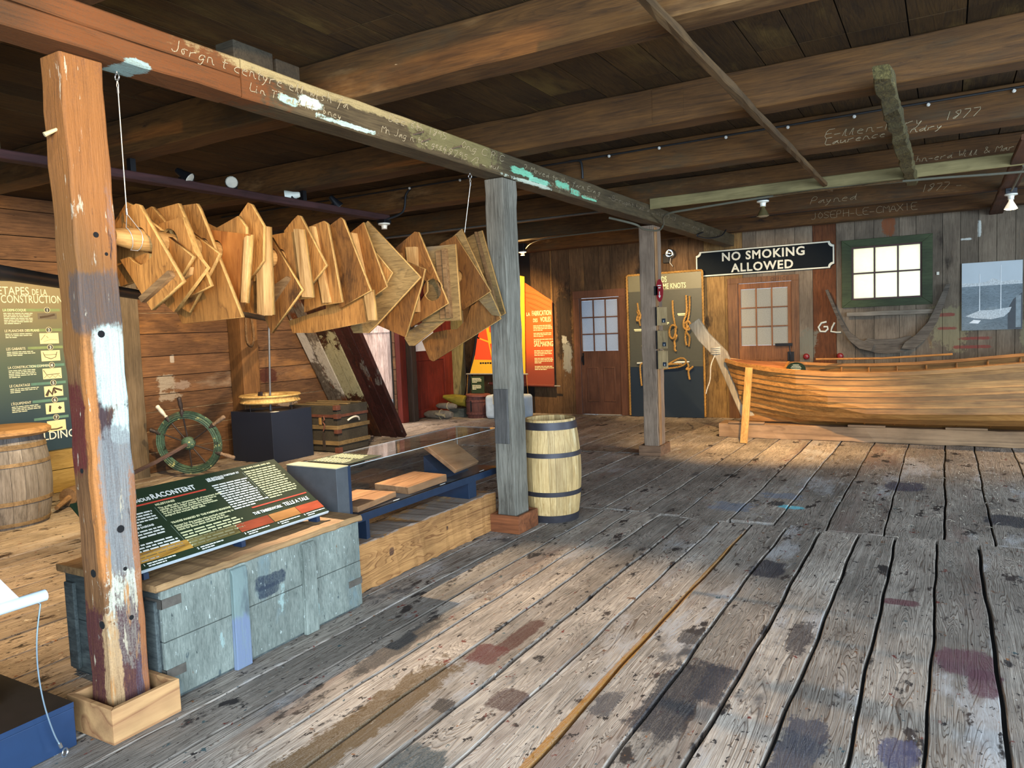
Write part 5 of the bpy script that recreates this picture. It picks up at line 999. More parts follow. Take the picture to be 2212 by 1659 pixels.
b=MB(); b.prism([hullp(2.09,t,-1) for t in (0,.25,.5,.75,1)]+[hullp(2.09,t,1) for t in (1,.75,.5,.25,0)],(.03,0,0)); b.build('transom',M_HULLD,bt)
b=MB(); b.tube([(-1.42,YC+.2,.965),(-.70,YC+.5,.95),(.05,YC+.55,.985)],.013,8); tag(b.build('oar',M_HULLD,loc=(-.7,YC+.5,.95),smooth=True),'thin oar lying along the far gunwale of the boat','oar')
o=rope('bow_lashing',smooth([(stemx(1.06)-.08+.07*math.cos(a),YC+.06*math.sin(a),1.05+.004*a) for a in [k*.6 for k in range(44)]],2),.009,None,mat=plain('white_cord','#c8bda4',.8,mott=.2),loc=(-2.55,YC,1.06),n=4); tag(o,'pale cord wound around the boat stem at the gunwale','rope')
o=rope('loose_cord',smooth([(-2.6,YC-.07,1.05),(-2.645,YC-.10,.92),(-2.66,YC-.10,.74),(-2.70,YC-.1,.62),(-2.72,YC-.1,.55)],5),.008,None,mat=MATS['white_cord'],loc=(-2.65,YC-.1,.8),n=4); tag(o,'loose pale cord tail hanging down beside the boat stem','rope')
# label disc in the boat
lbp=empty('boat_label',(-1.57,YC-.30,.80),'small dark green half round label standing in the bow of the boat','label')
arc=[(-1.68,.82)]+[(-1.57+.11*math.cos(a),.875+.085*math.sin(a)) for a in [math.pi-math.pi*k/14 for k in range(15)]]+[(-1.46,.82)]
plate('plate',arc,plain('label_green','#16241d',.85,spec=.1),lbp,(0,YC-.30,0),(1,0,0),(0,0,1),.006); lpl=[o for o in lbp.children][-1]
for k in range(6):
    wd=(.035,.05,.06,.055,.0,.045)[k]
    if wd: b=MB(); b.box(-1.57-wd,-1.57+wd,YC-.3045,YC-.3032,.925-.017*k,.929-.017*k); b.build('label_text',M_SWHT,lpl)
# cradle timber
M_CRAD=wood('cradle_timber_wood','#a3825f','#6c543e',0,grain=24,st=22,ring=.55,ringn=6,rough=.75,rnd=0,layers=[('#8a8078',1.4,.58,.14,5)])
b=MB(); b.timber(0,-2.54,2.3,9.585,9.90,.0,.178,40,.005,5); tag(b.build('cradle_timber',M_CRAD,loc=(-.2,9.74,0)),'long heavy floor timber carrying the boat','timber')
for x0,x1,lb in ((-2.42,-1.98,'wedge block under the boat stem on the cradle timber'),(-1.02,-.62,'thin packing block under the hull, left of the middle'),(-.02,.38,'thin packing block under the hull, further right')):
    b=MB(); b.box(x0,x1,9.575,9.64,.182,.205); tag(b.build('packing_block',M_CRAD,loc=(x0,9.7,.187),bevel=.003),lb,'block','packing blocks under the boat')
b=MB(); b.strip([(-2.13,9.15,.002),(-2.085,9.30,.91)],.085,.03,(1,0,0)); tag(b.build('prop_stick',wood('prop_wood','#c99a58','#8f6632',2,grain=26,st=20,rnd=0),loc=(-2.13,9.15,0),bevel=.002),'pale upright lath leaning against the bow of the boat','prop')
# ------------------------------------------------------------------ left wall: posts, panel, stored things
M_WPOST=wood('wall_post_wood','#7a5630','#4c331a',2,grain=50,st=16,ring=.35,rough=.75,rnd=.15,layers=[('#5a4a38',2,.58,.12,4)])
b=MB(); b.timber(2,-7.895,-7.66,6.43,6.70,0,2.70,16,.005,2); tag(b.build('wall_stud',M_WPOST,loc=(-7.78,6.56,0)),'square timber stud behind the dark plinth, a rope loop hung on it','stud','timber studs of the left wall')
b=MB(); b.timber(2,-7.895,-7.72,4.92,5.12,0,2.72,16,.005,6); tag(b.build('wall_stud',wood('stud_grey','#665a48','#40372b',2,grain=50,st=16,rnd=0,layers=[('#7a4a28',1.5,.6,.1,4)]),loc=(-7.8,5.02,0)),'greyish timber stud against the left wall, right beside the near painted post','stud','timber studs of the left wall')
b=MB(); b.timber(2,-7.85,-7.70,9.92,10.05,0,2.72,16,.004,8); tag(b.build('wall_stud',wood('stud_dark','#3a2e26','#211913',2,grain=30,st=16,rnd=0),loc=(-7.78,9.98,0)),'thin dark timber stud standing in front of the red door','stud','timber studs of the left wall')
b=MB(); b.timber(2,-7.88,-7.70,11.33,11.49,0,2.9,16,.005,9); tag(b.build('wall_stud',wood('stud_corner','#8d855c','#4d452c',2,grain=26,st=12,rnd=0,layers=[('#3c3a2a',3,.58,.1,3)]),loc=(-7.8,11.4,0)),'mottled grey-yellow corner timber between the red door and the sail banner','stud','timber studs of the left wall')
# red door with its frame
M_REDP=wood('red_door_paint','#652218','#4a1811',2,grain=34,st=12,ring=.15,rough=.6,rnd=.05)
d3=empty('door_3',(-7.89,10.5,0)); tag(d3,kind='structure')
b=MB(); b.box(-7.90,-7.80,9.745,9.90,0,2.3); b.box(-7.90,-7.86,11.17,11.33,0,2.3); b.box(-7.90,-7.84,9.90,11.17,2.1,2.3); b.build('door_frame',M_REDP,d3,bevel=.004)
b=MB(); b.box(-7.89,-7.865,9.905,11.165,.02,2.09); lf=b.build('door_leaf',M_REDP,d3)
b=MB(); b.box(-7.866,-7.845,9.91,10.02,.02,2.08); b.box(-7.866,-7.845,11.05,11.16,.02,2.08); b.box(-7.866,-7.845,10.02,11.05,.02,.16); b.box(-7.866,-7.845,10.02,11.05,1.0,1.2); b.build('door_rail',M_REDP,lf,bevel=.005)
ppr=empty('pinned_paper',(-7.84,10.45,1.2),'white sheet with a small sail drawing pinned on the red door','paper')
b=MB(); b.box(-7.843,-7.84,10.04,10.75,1.17,1.62); b.build('sheet',plain('paper_white','#dcdcd6',.6,mott=.03),ppr)
b=MB(); b.prism([(-7.8395,10.55,1.26),(-7.8395,10.60,1.26),(-7.8395,10.55,1.38)],(.0005,0,0)); b.build('drawing',plain('drawing_red','#6a3028',.6),ppr)
# display panel on the wall
ep=empty('steps_panel',(-7.88,4.0,.45),'tall green-brown French display panel of seven numbered steps on the left wall','sign')
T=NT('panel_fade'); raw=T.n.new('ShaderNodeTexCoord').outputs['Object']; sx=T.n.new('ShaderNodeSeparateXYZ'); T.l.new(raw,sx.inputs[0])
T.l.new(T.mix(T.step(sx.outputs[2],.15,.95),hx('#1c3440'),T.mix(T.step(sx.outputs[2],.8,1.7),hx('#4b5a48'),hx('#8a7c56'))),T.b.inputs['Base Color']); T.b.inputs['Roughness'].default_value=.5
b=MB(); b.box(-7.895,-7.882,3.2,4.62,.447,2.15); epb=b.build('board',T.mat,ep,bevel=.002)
b=MB(); b.box(-7.895,-7.874,3.2,4.62,2.151,2.175); b.build('top_rail',M_BLACK,ep)
LX=(0,1,0); LZ=(0,0,1); xx=-7.8815; fe=lambda a,c: Vector((xx,a,c)); nx=Vector((1,0,0))
M_PT=plain('panel_print','#e6e0b8',.6,mott=.03)
text(epb,'LES ÉTAPES',.11,M_PT,(xx,4.078,2.02),LX,LZ,align='RIGHT',xs=.82,bold=0,name='heading'); text(epb,'DE LA',.085,M_PT,(xx,4.10,2.02),LX,LZ,xs=.64,name='heading')
text(epb,'CONSTRUCTION NAVALE',.11,M_PT,(xx,3.81,1.94),LX,LZ,xs=.68,bold=0,name='heading')
text(epb,'SHIPBUILDING',.115,WHITE,(xx,4.42,.56),LX,LZ,align='RIGHT',xs=.95,bold=.0004,name='heading')
for k,(z,ttl,rows) in enumerate(((1.869,'LA DEMI-COQUE',7),(1.668,'LE PLANCHER DES PLANS',3),(1.492,'LES GABARITS',3),(1.311,'LA CONSTRUCTION COMMENCE',5),(1.131,'LE CALFATAGE',3),(.956,"L'ÉQUIPEMENT",4),(.777,'',1))):
    if ttl: text(epb,ttl,.036,M_PT,(xx,3.82,z-.012),LX,LZ,xs=.78,bold=0)
    textblock(epb,fe,3.825,z-.035,.27,rows,.0165,M_PT,70+k,nx)
    b=MB(); b.prism([fe(3.82 if k==0 else 4.02,z-.012),fe(4.36,z-.012),fe(4.36,z+.014),fe(3.82 if k==0 else 4.02,z+.014)],(.0006,0,0)); b.build('stripe',plain('stripe_green','#7d8f5c',.6) if k<3 else plain('stripe_teal','#5c8470',.6),epb)
    b=MB(); b.lathe([(.030,0),(.030,.0012)],(xx,4.235,z+.002),(1,0,0),20); b.build('number_disc',plain('disc_light','#cfc89c',.6),epb)
    b=MB(); b.lathe([(.025,0),(.025,.0016)],(xx,4.235,z+.002),(1,0,0),20); b.build('number_disc',plain('disc_dark','#4a4a40',.6),epb)
    text(epb,str(k+1),.044,WHITE,(xx,4.235,z-.014),LX,LZ,align='CENTER',lift=.002,bold=.0008)
    b=MB(); z0=z-.137; z1=z-.03
    if k==0: z0=z-.09
    b.prism([fe(4.14,z0),fe(4.325,z0),fe(4.325,z1),fe(4.14,z1)],(.001,0,0)); b.build('picture',plain('picture_cream','#e6d8a2',.6,mott=.1) if k else plain('picture_dark','#6a6250',.6),epb)
    rn=random.Random(k); M_SK=plain('sketch_brown','#4a3c28',.6)
    def sk(pts,w=.004):
        bb=MB(); bb.strip([Vector((xx+.0014,4.14+a*.185,z0+c*(z1-z0))) for a,c in pts],w,.0006,(0,0,1)); bb.build('sketch',M_SK,epb)
    if k==0: sk([(.1,.3),(.5,.45),(.9,.75)],.02)
    elif k==1: sk([(.05,.35),(.3,.85)]); sk([(.2,.2),(.6,.4),(.9,.3)],.002); sk([(.35,.7),(.45,.55)])
    elif k==2: sk([(.1,.85),(.2,.4),(.5,.2),(.75,.35),(.85,.85)],.006); sk([(.15,.6),(.82,.6)])
    elif k==3: sk([(.05,.85),(.2,.4),(.9,.45)],.006); sk([(.05,.1),(.2,.35),(.35,.1),(.5,.35),(.65,.1),(.8,.35),(.95,.1)],.004)
    elif k==4: sk([(.1,.1),(.25,.6),(.4,.2),(.5,.7),(.6,.3)],.03); sk([(.5,.8),(.95,.5)],.02)
    elif k==5: sk([(.2,.2),(.25,.8)],.02); sk([(.5,.1),(.5,.75)],.03); sk([(.7,.4),(.8,.6)],.03)
    else: sk([(.15,.2),(.5,.17),(.8,.28)],.014); [sk([(.25+.18*q,.25),(.25+.18*q,.8)],.014) for q in range(3)]
# long pole behind the near post
b=MB(); b.tube([(-3.0,1.3,1.80),(-4.4,3.03,1.79),(-7.05,6.40,1.715)],[.03,.03,.028],12); tag(b.build('long_pole',plain('black_pole','#2b2926',.45,mott=.4,mscale=6),loc=(-5,3.8,1.78),smooth=True),'long black pole running behind the near painted post and the templates','pole')
# ship's wheel
M_VERD=wood('green_bronze','#4c6c5e','#1c2a24',0,grain=60,st=2,ring=.2,rough=.6,rnd=0,layers=[('#a3a878',20,.60,.05,2),('#232825',7,.58,.08,2),('#3a4038',3,.6,.1,2)])
M_DKI=plain('dark_iron','#352f30',.6,.4,mott=.3); M_HGR=wood('wheel_handle','#8a7868','#554638',2,grain=40,st=6,rnd=.2)
wc=Vector((-7.2,5.25,.385)); n=Vector((.47,-.86,-.17)).normalized(); ax=Vector((1,0,0))-n*n.x; ax.normalize(); ay=n.cross(ax); 
if ay.z<0: ay=-ay
wh=empty('ships_wheel',(-7.2,5.3,0),"weathered ship's wheel with a green bronze rim leaning near the left wall",'wheel')
wp=lambda r_,a,h=0: wc+ax*r_*math.cos(math.radians(a))+ay*r_*math.sin(math.radians(a))+n*h
b=MB(); N=56; prof=[(.275,-.022),(.285,.02),(.297,.014),(.305,.026),(.318,.020),(.327,.026),(.338,.014),(.352,.018),(.362,-.022)]; vs=[];fs=[]
for i in range(N):
    for (r_,h) in prof: vs.append(wp(r_,360*i/N,h))
m=len(prof)
for i in range(N):
    for k in range(m): fs.append((i*m+k,i*m+(k+1)%m,((i+1)%N)*m+(k+1)%m,((i+1)%N)*m+k))
b.add(vs,fs); b.build('rim',M_VERD,wh,smooth=True)
b=MB(); b.lathe([(.035,-.03),(.07,-.02),(.075,.02),(.05,.045),(.03,.06)],wc,n,18); b.build('hub',M_VERD,wh,smooth=True)
for k,a in enumerate((152,118,88,28,-27,-62,-97,207)):
    b=MB(); b.tube([wp(.06,a),wp(.28,a)],.009,8); b.build('spoke',M_DKI,wh,smooth=True)
    if a in (-62,-97,207): continue
    b=MB(); L0=.355; pf=[(.016,0),(.022,.012),(.014,.03),(.019,.05),(.024,.09),(.021,.13),(.025,.15),(.02,.165),(.004,.172)]
    if a==152: pf=[(r_,h*.5) for r_,h in pf]
    b.lathe(pf,wp(L0,a),wp(1,a)-wc,12); hd=b.build('handle',plain('white_handle','#c4c2b8',.5,mott=.3) if a==118 else M_DKI if a in (88,152) else M_HGR,wh,smooth=True)
    b=MB(); b.lathe([(.026,-.05),(.028,-.02),(.026,.01)],wp(L0,a),wp(1,a)-wc,10); b.build('collar',M_DKI,hd)
b=MB(); b.strip([wc+n*.04,(-7.05,4.75,.275),(-6.93,4.30,.20)],.035,.035,(0,0,1)); b.build('shaft',wood('shaft_wood','#5a4a48','#3a3032',1,grain=40,st=10,rnd=0),wh,bevel=.006)
b=MB(); b.tube([(-6.95,4.38,.20),(-6.97,4.38,.0)],.02,8); b.build('shaft_foot',M_DKI,wh)
# plinth and pulley
NVB=plain('plinth_navy','#141d2e',.55,mott=.06)
b=MB(); b.box(-7.655,-6.945,6.20,6.85,0,.612); tag(b.build('plinth',NVB,loc=(-7.3,6.5,0),bevel=.003),'dark navy box plinth under the big pulley wheel','plinth')
pu=empty('pulley_wheel',(-7.28,6.50,.613),'large pale wooden pulley ring with a tall metal rod, on the navy plinth','pulley')
M_PUL=wood('pulley_wood','#d0b074','#8f7038',0,grain=30,st=4,ring=.35,rough=.6,rnd=0,layers=[('#5c4a2c',4,.62,.08,2)])
pc=(-7.28,6.50,.0); b=MB()
for j in range(3):
    a0,a1=math.radians(j*120+20),math.radians(j*120+138.5); vs=[];fs=[]; pr=[(.21,.715),(.215,.80),(.36,.805),(.372,.79),(.345,.765),(.345,.745),(.365,.72),(.35,.705)]; NN=16
    for i in range(NN+1):
        a=a0+(a1-a0)*i/NN
        for (r_,h) in pr: vs.append((pc[0]+r_*math.cos(a),pc[1]+r_*math.sin(a),h))
    m=len(pr)
    for i in range(NN):
        for k in range(m): fs.append((i*m+k,i*m+(k+1)%m,i*m+m+(k+1)%m,i*m+m+k))
    fs += [tuple(range(m-1,-1,-1)),tuple(NN*m+k for k in range(m))]; b.cm=0; b.add(vs,[f[::-1] for f in fs])
b.build('ring',M_PUL,pu,bevel=.002)
for a in range(20,380,60):
    b=MB(); b.tube([(pc[0]+.28*math.cos(math.radians(a)),pc[1]+.28*math.sin(math.radians(a)),.613),(pc[0]+.28*math.cos(math.radians(a)),pc[1]+.28*math.sin(math.radians(a)),.712)],.004,6); b.build('pin',M_DKI,pu)
b=MB(); b.tube([(-7.20,6.42,.613),(-7.13,6.42,1.70)],.013,10); b.build('rod',plain('rod_grey','#6f7276',.4,.6),pu,smooth=True)
b=MB(); b.box(-7.47,-7.43,6.48,6.52,.74,.83); b.build('stop_block',M_DKI,pu)
b=MB(); b.box(-7.02,-6.95,6.25,6.33,.6125,.6145); tag(b.build('caption_card',WHITE,loc=(-7.0,6.3,.613)),'small white caption card on the plinth corner','card')
# trunk
tr=empty('travel_trunk',(-7.1,7.35,0),'old dark travelling trunk with wooden slats and a white leather handle','trunk')
M_TRK=wood('trunk_canvas','#413d33','#28251f',0,grain=70,st=2,ring=.1,rough=.8,rnd=0); M_SLAT=wood('trunk_slat','#7d6a48','#524229',0,grain=30,st=10,rnd=.1); M_RUST=plain('trunk_rust','#6a4234',.6,.3,mott=.3)
b=MB(); b.box(-7.55,-6.705,7.055,7.62,.012,.475); b.build('body',M_TRK,tr,bevel=.006)
b=MB(); b.box(-7.555,-6.70,7.05,7.625,.482,.60); tl=b.build('lid',M_TRK,tr,bevel=.008)
for z in (.10,.30):
    b=MB(); b.box(-7.55,-6.69,7.03,7.054,z,z+.05); b.build('slat',M_SLAT,tr,bevel=.003); b=MB(); b.box(-6.704,-6.685,7.054,7.64,z,z+.05); b.build('slat',M_SLAT,tr,bevel=.003)
for y in (7.12,7.33,7.54): b=MB(); b.box(-7.5,-6.75,y-.03,y+.03,.601,.617); b.build('slat',M_SLAT,tl,bevel=.003)
b=MB(); b.box(-7.55,-6.695,7.036,7.054,.455,.49); b.box(-6.704,-6.692,7.05,7.625,.455,.49); b.build('edge_band',M_RUST,tr)
for z0,z1 in ((.0,.07),(.25,.30),(.44,.50),(.55,.61)):
    b=MB(); b.box(-6.75,-6.683,7.024,7.10,z0,z1); b.build('corner_bracket',M_RUST,tr,bevel=.003)
b=MB(); b.tube(smooth([(-6.69,7.22,.40),(-6.665,7.27,.43),(-6.655,7.34,.44),(-6.665,7.40,.42),(-6.69,7.44,.385)],4),[.012]*17,8); b.build('handle',plain('white_leather','#d6d0c0',.7,mott=.2),tr,smooth=True)
b=MB(); b.box(-7.0,-6.96,7.02,7.034,.36,.45); b.build('hasp',plain('brass_lock','#b08a50',.5,.5),tr,bevel=.003)
b=MB(); b.tube(smooth([(-6.91,7.02,.47),(-6.89,7.01,.43),(-6.92,7.01,.40),(-6.89,7.01,.36),(-6.92,7.01,.28)],5),.009,6); b.build('chain',M_RUST,tr)
for x in (-6.93,): b=MB(); b.box(x-.02,x+.02,7.018,7.03,.03,.26); b.build('strap',plain('strap_dark','#2b241e',.7),tr)
# steep stair seen from beneath
st=empty('stair_underside',(-7.27,8.39,0),'steep board flight with peeling white and brown paint, leaning up over the trunk','stairs')
sd=Vector((0,7.0-8.39,2.5)).normalized(); sn=Vector((0,-sd.z,sd.y)) 
M_ST=[wood('stair_board_white','#6f675c','#2d221a',2,grain=26,st=14,ring=.2,rough=.6,rnd=.2,layers=[('#54301a',1.6,.53,.06,3),('#2a1a12',2.2,.6,.08,4)],spots=[((0,-.55,1.1),(.4,.4,.40),'#aaa598',.2),((-.5,-.8,1.4),(.1,.3,.3),'#b5b2aa',.2)]),
      wood('stair_board_cream','#4a2a18','#22140d',2,grain=26,st=14,ring=.2,rough=.6,rnd=.2,layers=[('#2a1a12',1.8,.52,.08,4)],spots=[((0,-.52,1.05),(.3,.4,.45),'#9c9878',.28)]),
      wood('stair_board_red','#3c1c18','#1d1110',2,grain=26,st=14,ring=.2,rough=.6,rnd=.2,layers=[('#5a5854',3,.62,.06,4),('#5a3018',2,.6,.08,4)])]
edges=[-7.84,-7.66,-7.47,-7.28,-7.12,-6.97,-6.84,-6.70]
for k,(a,c) in enumerate(zip(edges,edges[1:])):
    b=MB(); off=sn*(.012*(k%2)); p0=Vector((0,8.39,.006))+off; ln=2.74/sd.z if True else 0
    q=[Vector((a+.003,0,0)),Vector((c-.003,0,0))]
    base=[Vector((a+.003,p0.y,p0.z if p0.z>0 else .004)),Vector((c-.003,p0.y,p0.z if p0.z>0 else .004))]
    b.prism([base[0],base[1],base[1]+sd*ln,base[0]+sd*ln],-sn*.03 if k<6 else -sn*.06); b.build('board',M_ST[(0,0,1,1,2,2,2)[k]],st,bevel=.003)
# things by the back corner
keg=empty('keg',(-6.97,10.75,0),'small maroon wooden keg with a lid, below the sail banner','keg')
M_KEG=wood('keg_wood','#5f3a34','#3a2220',2,grain=30,st=10,ring=.2,rnd=0,layers=[('#7a5a50',6,.62,.06,4)])
b=MB(); b.lathe([(.175,0),(.195,.1),(.20,.2),(.19,.33),(.185,.37)],(-6.97,10.75,0),(0,0,1),22); b.build('body',M_KEG,keg,smooth=True)
for z in (.06,.27): b=MB(); b.lathe([(.196,z),(.203,z+.005),(.204,z+.035),(.196,z+.04)],(-6.97,10.75,0),(0,0,1),22,False,False); b.build('hoop',M_KEG,keg)
b=MB(); b.lathe([(.215,.372),(.215,.398),(.05,.402)],(-6.97,10.75,0),(.04,0,1),22); b.build('lid',plain('keg_lid','#6e3c30',.7,mott=.2),keg)
b=MB(); b.box(-6.99,-6.965,10.545,10.556,.12,.30); b.build('painted_mark',M_BLACK,keg)
ls=empty('label_stand',(-6.98,10.8,.41),'small dark green text board standing on the maroon keg','sign')
b=MB(); b.obox((-6.985,10.80,.555),.245,.012,.29,.12); lsb=b.build('board',PG,ls)
b=MB(); b.obox((-6.985,10.83,.42),.2,.05,.018,.12); b.build('foot',M_BLACK,ls)
f2=lambda a,c: Vector((-6.985+a*math.cos(.12)+.0065*math.sin(.12)*0,10.80-.0065+a*math.sin(.12),c)); textblock(lsb,f2,-.10,.66,.18,4,.022,M_PT,90,Vector((0,-1,0))); textblock(lsb,f2,-.10,.54,.18,4,.022,M_PT,91,Vector((0,-1,0)))
cu=empty('canvas_fender',(-6.35,10.75,0),'pale blue-white square canvas bale half behind the grey middle post','bale')
b=MB(); b.box(-6.71,-5.98,10.55,10.95,.004,.40); b.build('bale',plain('pale_canvas','#b9cbd8',.85,mott=.18,mscale=6,bump=.4),cu,smooth=False,bevel=.06,seg=5)
b=MB(); b.box(-6.54,-6.36,10.545,10.96,.385,.405); b.box(-6.54,-6.36,10.542,10.552,.25,.40); b.build('flap',plain('canvas_band','#c9c3a8',.85,mott=.15),cu,bevel=.004)
b=MB(); fl_=[(-7.66,10.72,.35),(-7.5,10.74,.32),(-7.35,10.76,.285),(-7.2,10.78,.265)]; b.tube(fl_,[.03,.075,.10,.10],12); tag(b.build('wooden_float',wood('float_olive','#8a7f2c','#5c5216',0,grain=30,st=8,rnd=0),loc=(-7.45,10.75,.28),smooth=True),'olive yellow tapered wooden float resting behind the grey bundles','float')
b=MB(); b.box(-7.52,-7.22,10.68,10.9,.0,.15); tag(b.build('prop_box',M_CRATED,loc=(-7.3,10.8,0)),'dark low box under the olive float','box')
for i,(p,q_,r_,lb) in enumerate((((-7.85,10.40,.075),(-7.28,10.42,.075),.075,'lower grey canvas roll tied with cord on the floor by the red door'),((-7.66,10.50,.215),(-7.25,10.50,.21),.055,'upper grey canvas roll lying on another roll by the red door'))):
    cr_=empty('canvas_roll',p,lb,'canvas roll','canvas rolls by the red door'); P,Q=Vector(p),Vector(q_); b=MB(); b.tube([P,P.lerp(Q,.15),P.lerp(Q,.5),P.lerp(Q,.85),Q],[r_*.35,r_*.85,r_,r_*.95,r_*.6],12); b.build('roll',plain('grey_canvas','#6d675d',.9,mott=.3,mscale=14,bump=.5),cr_,smooth=True)
    rope('cord',[P.lerp(Q,.6)+Vector((.02*k/16,r_*1.05*math.cos(k*.4),r_*1.05*math.sin(k*.4))) for k in range(17)],.010,cr_,mat=plain('grey_cord','#8d8266',.9),n=4)
o=rope('rope_coil',smooth([(-7.45+.10*math.cos(k*.7),10.30+.0*k+.03*math.sin(k*.7),.04+.002*k+.045*abs(math.sin(k*.35))) for k in range(20)],2),.012,None,mat=MATS['grey_cord'],loc=(-7.45,10.3,.03),n=4); tag(o,'small coil of grey rope on the floor in front of the canvas rolls','rope')
# log roller by the old barrel
lg=empty('log_roller',(-7.15,3.87,0),'short log roller with a handle lying on the floor beside the old grey barrel','roller')
M_LOG=wood('log_wood','#9a7b58','#6b4f35',1,grain=40,st=8,ring=.3,rnd=0)
b=MB(); b.tube([(-7.10,3.86,.09),(-7.15,3.95,.09),(-7.45,4.48,.09)],[.085,.09,.09],14); b.build('log',M_LOG,lg,smooth=True)
b=MB(); b.tube([(-6.95,3.67,.045),(-7.10,3.87,.085)],[.02,.03],8); b.build('handle',M_LOG,lg,smooth=True)
# ------------------------------------------------------------------ foreground left: pedestal, banner tube, tether
pdm=empty('pedestal',(-3.4,1.1,0),'low navy pedestal with a brown top at the bottom left corner','pedestal')
b=MB(); b.box(-4.25,-2.834,.45,1.497,0,.146); b.build('base',plain('pedestal_blue','#1b3352',.45,mott=.08),pdm,bevel=.002)
b=MB(); b.box(-4.25,-2.834,.45,1.497,.147,.168); b.build('top_slab',[plain('pedestal_top','#2c221c',.5,mott=.25)],pdm,bevel=.001)
b=MB(); b.box(-2.8345,-2.8335,.45,1.497,.1475,.168); b.build('top_edge',MATS['pedestal_blue'],pdm)
b=MB(); b.timber(2,-3.22,-3.06,1.15,1.36,.169,.62,6,.004,4); tag(b.build('wood_block',M_WPOST,loc=(-3.1,1.25,.169),bevel=.02),'pale rounded timber block standing on the navy pedestal, at the picture edge','block')
bn=empty('white_banner',(-2.82,1.3,.6),'lower corner of a white banner with a pale tube, at the left edge','banner')
b=MB(); b.tube([(-2.822,.55,.605),(-2.822,1.425,.605)],.021,14); b.build('tube',plain('tube_white','#c9d6dc',.35,mott=.04),bn,smooth=True)
plate('cloth',[(.55,.612),(1.345,.612),(1.275,.72),(.95,1.35),(.55,1.35)],wood('banner_white','#d3dce0','#bcc8cc',0,grain=30,st=8,ring=.1,rough=.7,rnd=0),bn,(-2.822,0,0),(0,1,0),(0,0,1),.004,(),0)
b=MB(); b.tube([(-2.822,.6,1.35),(-2.822,.6,2.575)],.003,6); b.build('cord',M_WIRE,bn)
tt=empty('tether_wire',(-2.80,1.42,0),'thin steel tether wire running from the white banner tube to a floor eye','cable')
b=MB(); b.tube(smooth([(-2.80,1.395,.585),(-2.803,1.375,.47),(-2.805,1.37,.35),(-2.80,1.378,.22),(-2.795,1.40,.10),(-2.79,1.42,.04)],6),.0028,8); b.build('wire',plain('steel_blue','#9fb4c0',.35,.7),tt,smooth=True)
b=MB(); b.tube([(-2.788+.014*math.cos(k*math.pi/8),1.428+.006*math.sin(k*math.pi/8),.018+.014*math.sin(k*math.pi/8)) for k in range(17)],.0032,8,cap=False); b.build('eye_bolt',M_STEEL,tt,smooth=True)
b=MB(); b.lathe([(.006,0),(.006,.02)],(-2.79,1.418,.042),(0,-.3,1),8); b.build('crimp',M_STEEL,tt)
b=MB(); b.tube([(-2.822,1.395,.59),(-2.80,1.395,.584)],.003,6); b.build('hook',M_STEEL,tt)
# rope loop on the stud
o=rope('rope_loop',smooth([(-7.64,6.55,1.95),(-7.63,6.60,1.7),(-7.63,6.61,1.5),(-7.63,6.56,1.41),(-7.63,6.50,1.48),(-7.63,6.50,1.7),(-7.64,6.53,1.95)],5),.014,None,mat=plain('brown_rope','#6a5134',.9,mott=.3),loc=(-7.64,6.55,1.9),n=4); tag(o,'loop of brown rope hanging on the timber stud above the navy plinth','rope')
for x in (-1.76,-1.31):
    b=MB(); b.lathe([(.02,0),(.034,-.015),(.045,-.05),(.03,-.075),(.002,-.08)],(x,11.497,.925),(0,1,0),14); tag(b.build('red_float',plain('knob_red','#7a1a1c',.35,mott=.1),loc=(x,11.46,.925),smooth=True),('small red round float on the wall under the white painted initials' if x<-1.5 else 'small red round float on the wall under the hanging hull frame'),'float','red floats on the back wall')
# ------------------------------------------------------------------ laths, rails and wiring under the ceiling
M_LATH=wood('lath_wood','#62492a','#3a2a15',1,grain=30,st=20,ring=.3,rnd=.1)
b=MB(); b.timber(1,-1.02,-.975,2.45,8.05,2.705,2.743,30,.004,4); tag(b.build('ceiling_lath',M_LATH,loc=(-1,5.2,2.72)),'long thin lath nailed under the joists, reaching the top edge of the picture','lath','laths under the joists')
b=MB(); b.timber(1,-.335,-.245,4.31,8.02,2.675,2.742,36,.010,6); tag(b.build('ceiling_lath',wood('bark_lath','#6e6238','#2c2716',1,grain=46,st=2.5,ring=.1,rnd=0,bump=.9),loc=(-.3,6.2,2.70)),'short rough bark covered lath nailed under the joists on the right','lath','laths under the joists')
b=MB(); b.timber(0,-2.71,4.3,7.665,7.69,2.69,2.80,30,.002,7); tag(b.build('pale_rail',wood('pale_rail_wood','#8a7d54','#6a5f3c',0,grain=30,st=20,rnd=0),loc=(0,7.67,2.75)),'pale horizontal board rail under the ceiling above the bare bulbs','rail')
b=MB(); b.timber(0,-1.45,-.35,7.595,7.62,2.66,2.675,12,.002,8); tag(b.build('thin_batten',M_LATH,loc=(-1,7.6,2.66)),'thin tan batten below the pale rail','batten')
b=MB(); b.timber(1,.45,.60,6.6,11.45,2.70,2.742,24,.003,9); tag(b.build('lamp_board',wood('lamp_board_wood','#5c3a24','#38210f',1,grain=26,st=18,rnd=0),loc=(.5,9,2.72)),'reddish brown board under the joists at the right edge, carrying the lit bulb','board')
LR=empty('lamp_rail',(-4.78,2.4,2.6),'dark purple-brown lamp rail hung under the joists on the left','rail')
b=MB(); b.timber(1,-4.83,-4.73,-1.0,5.86,2.60,2.655,36,.003,10); b.build('batten',wood('lamp_rail_wood','#4a2c2a','#2c1a18',1,grain=26,st=18,rnd=0),LR)
for y in (1.62,3.2,4.77): b=MB(); b.box(-4.80,-4.76,y-.02,y+.02,2.655,2.744); b.build('hanger',M_BLACK,LR)
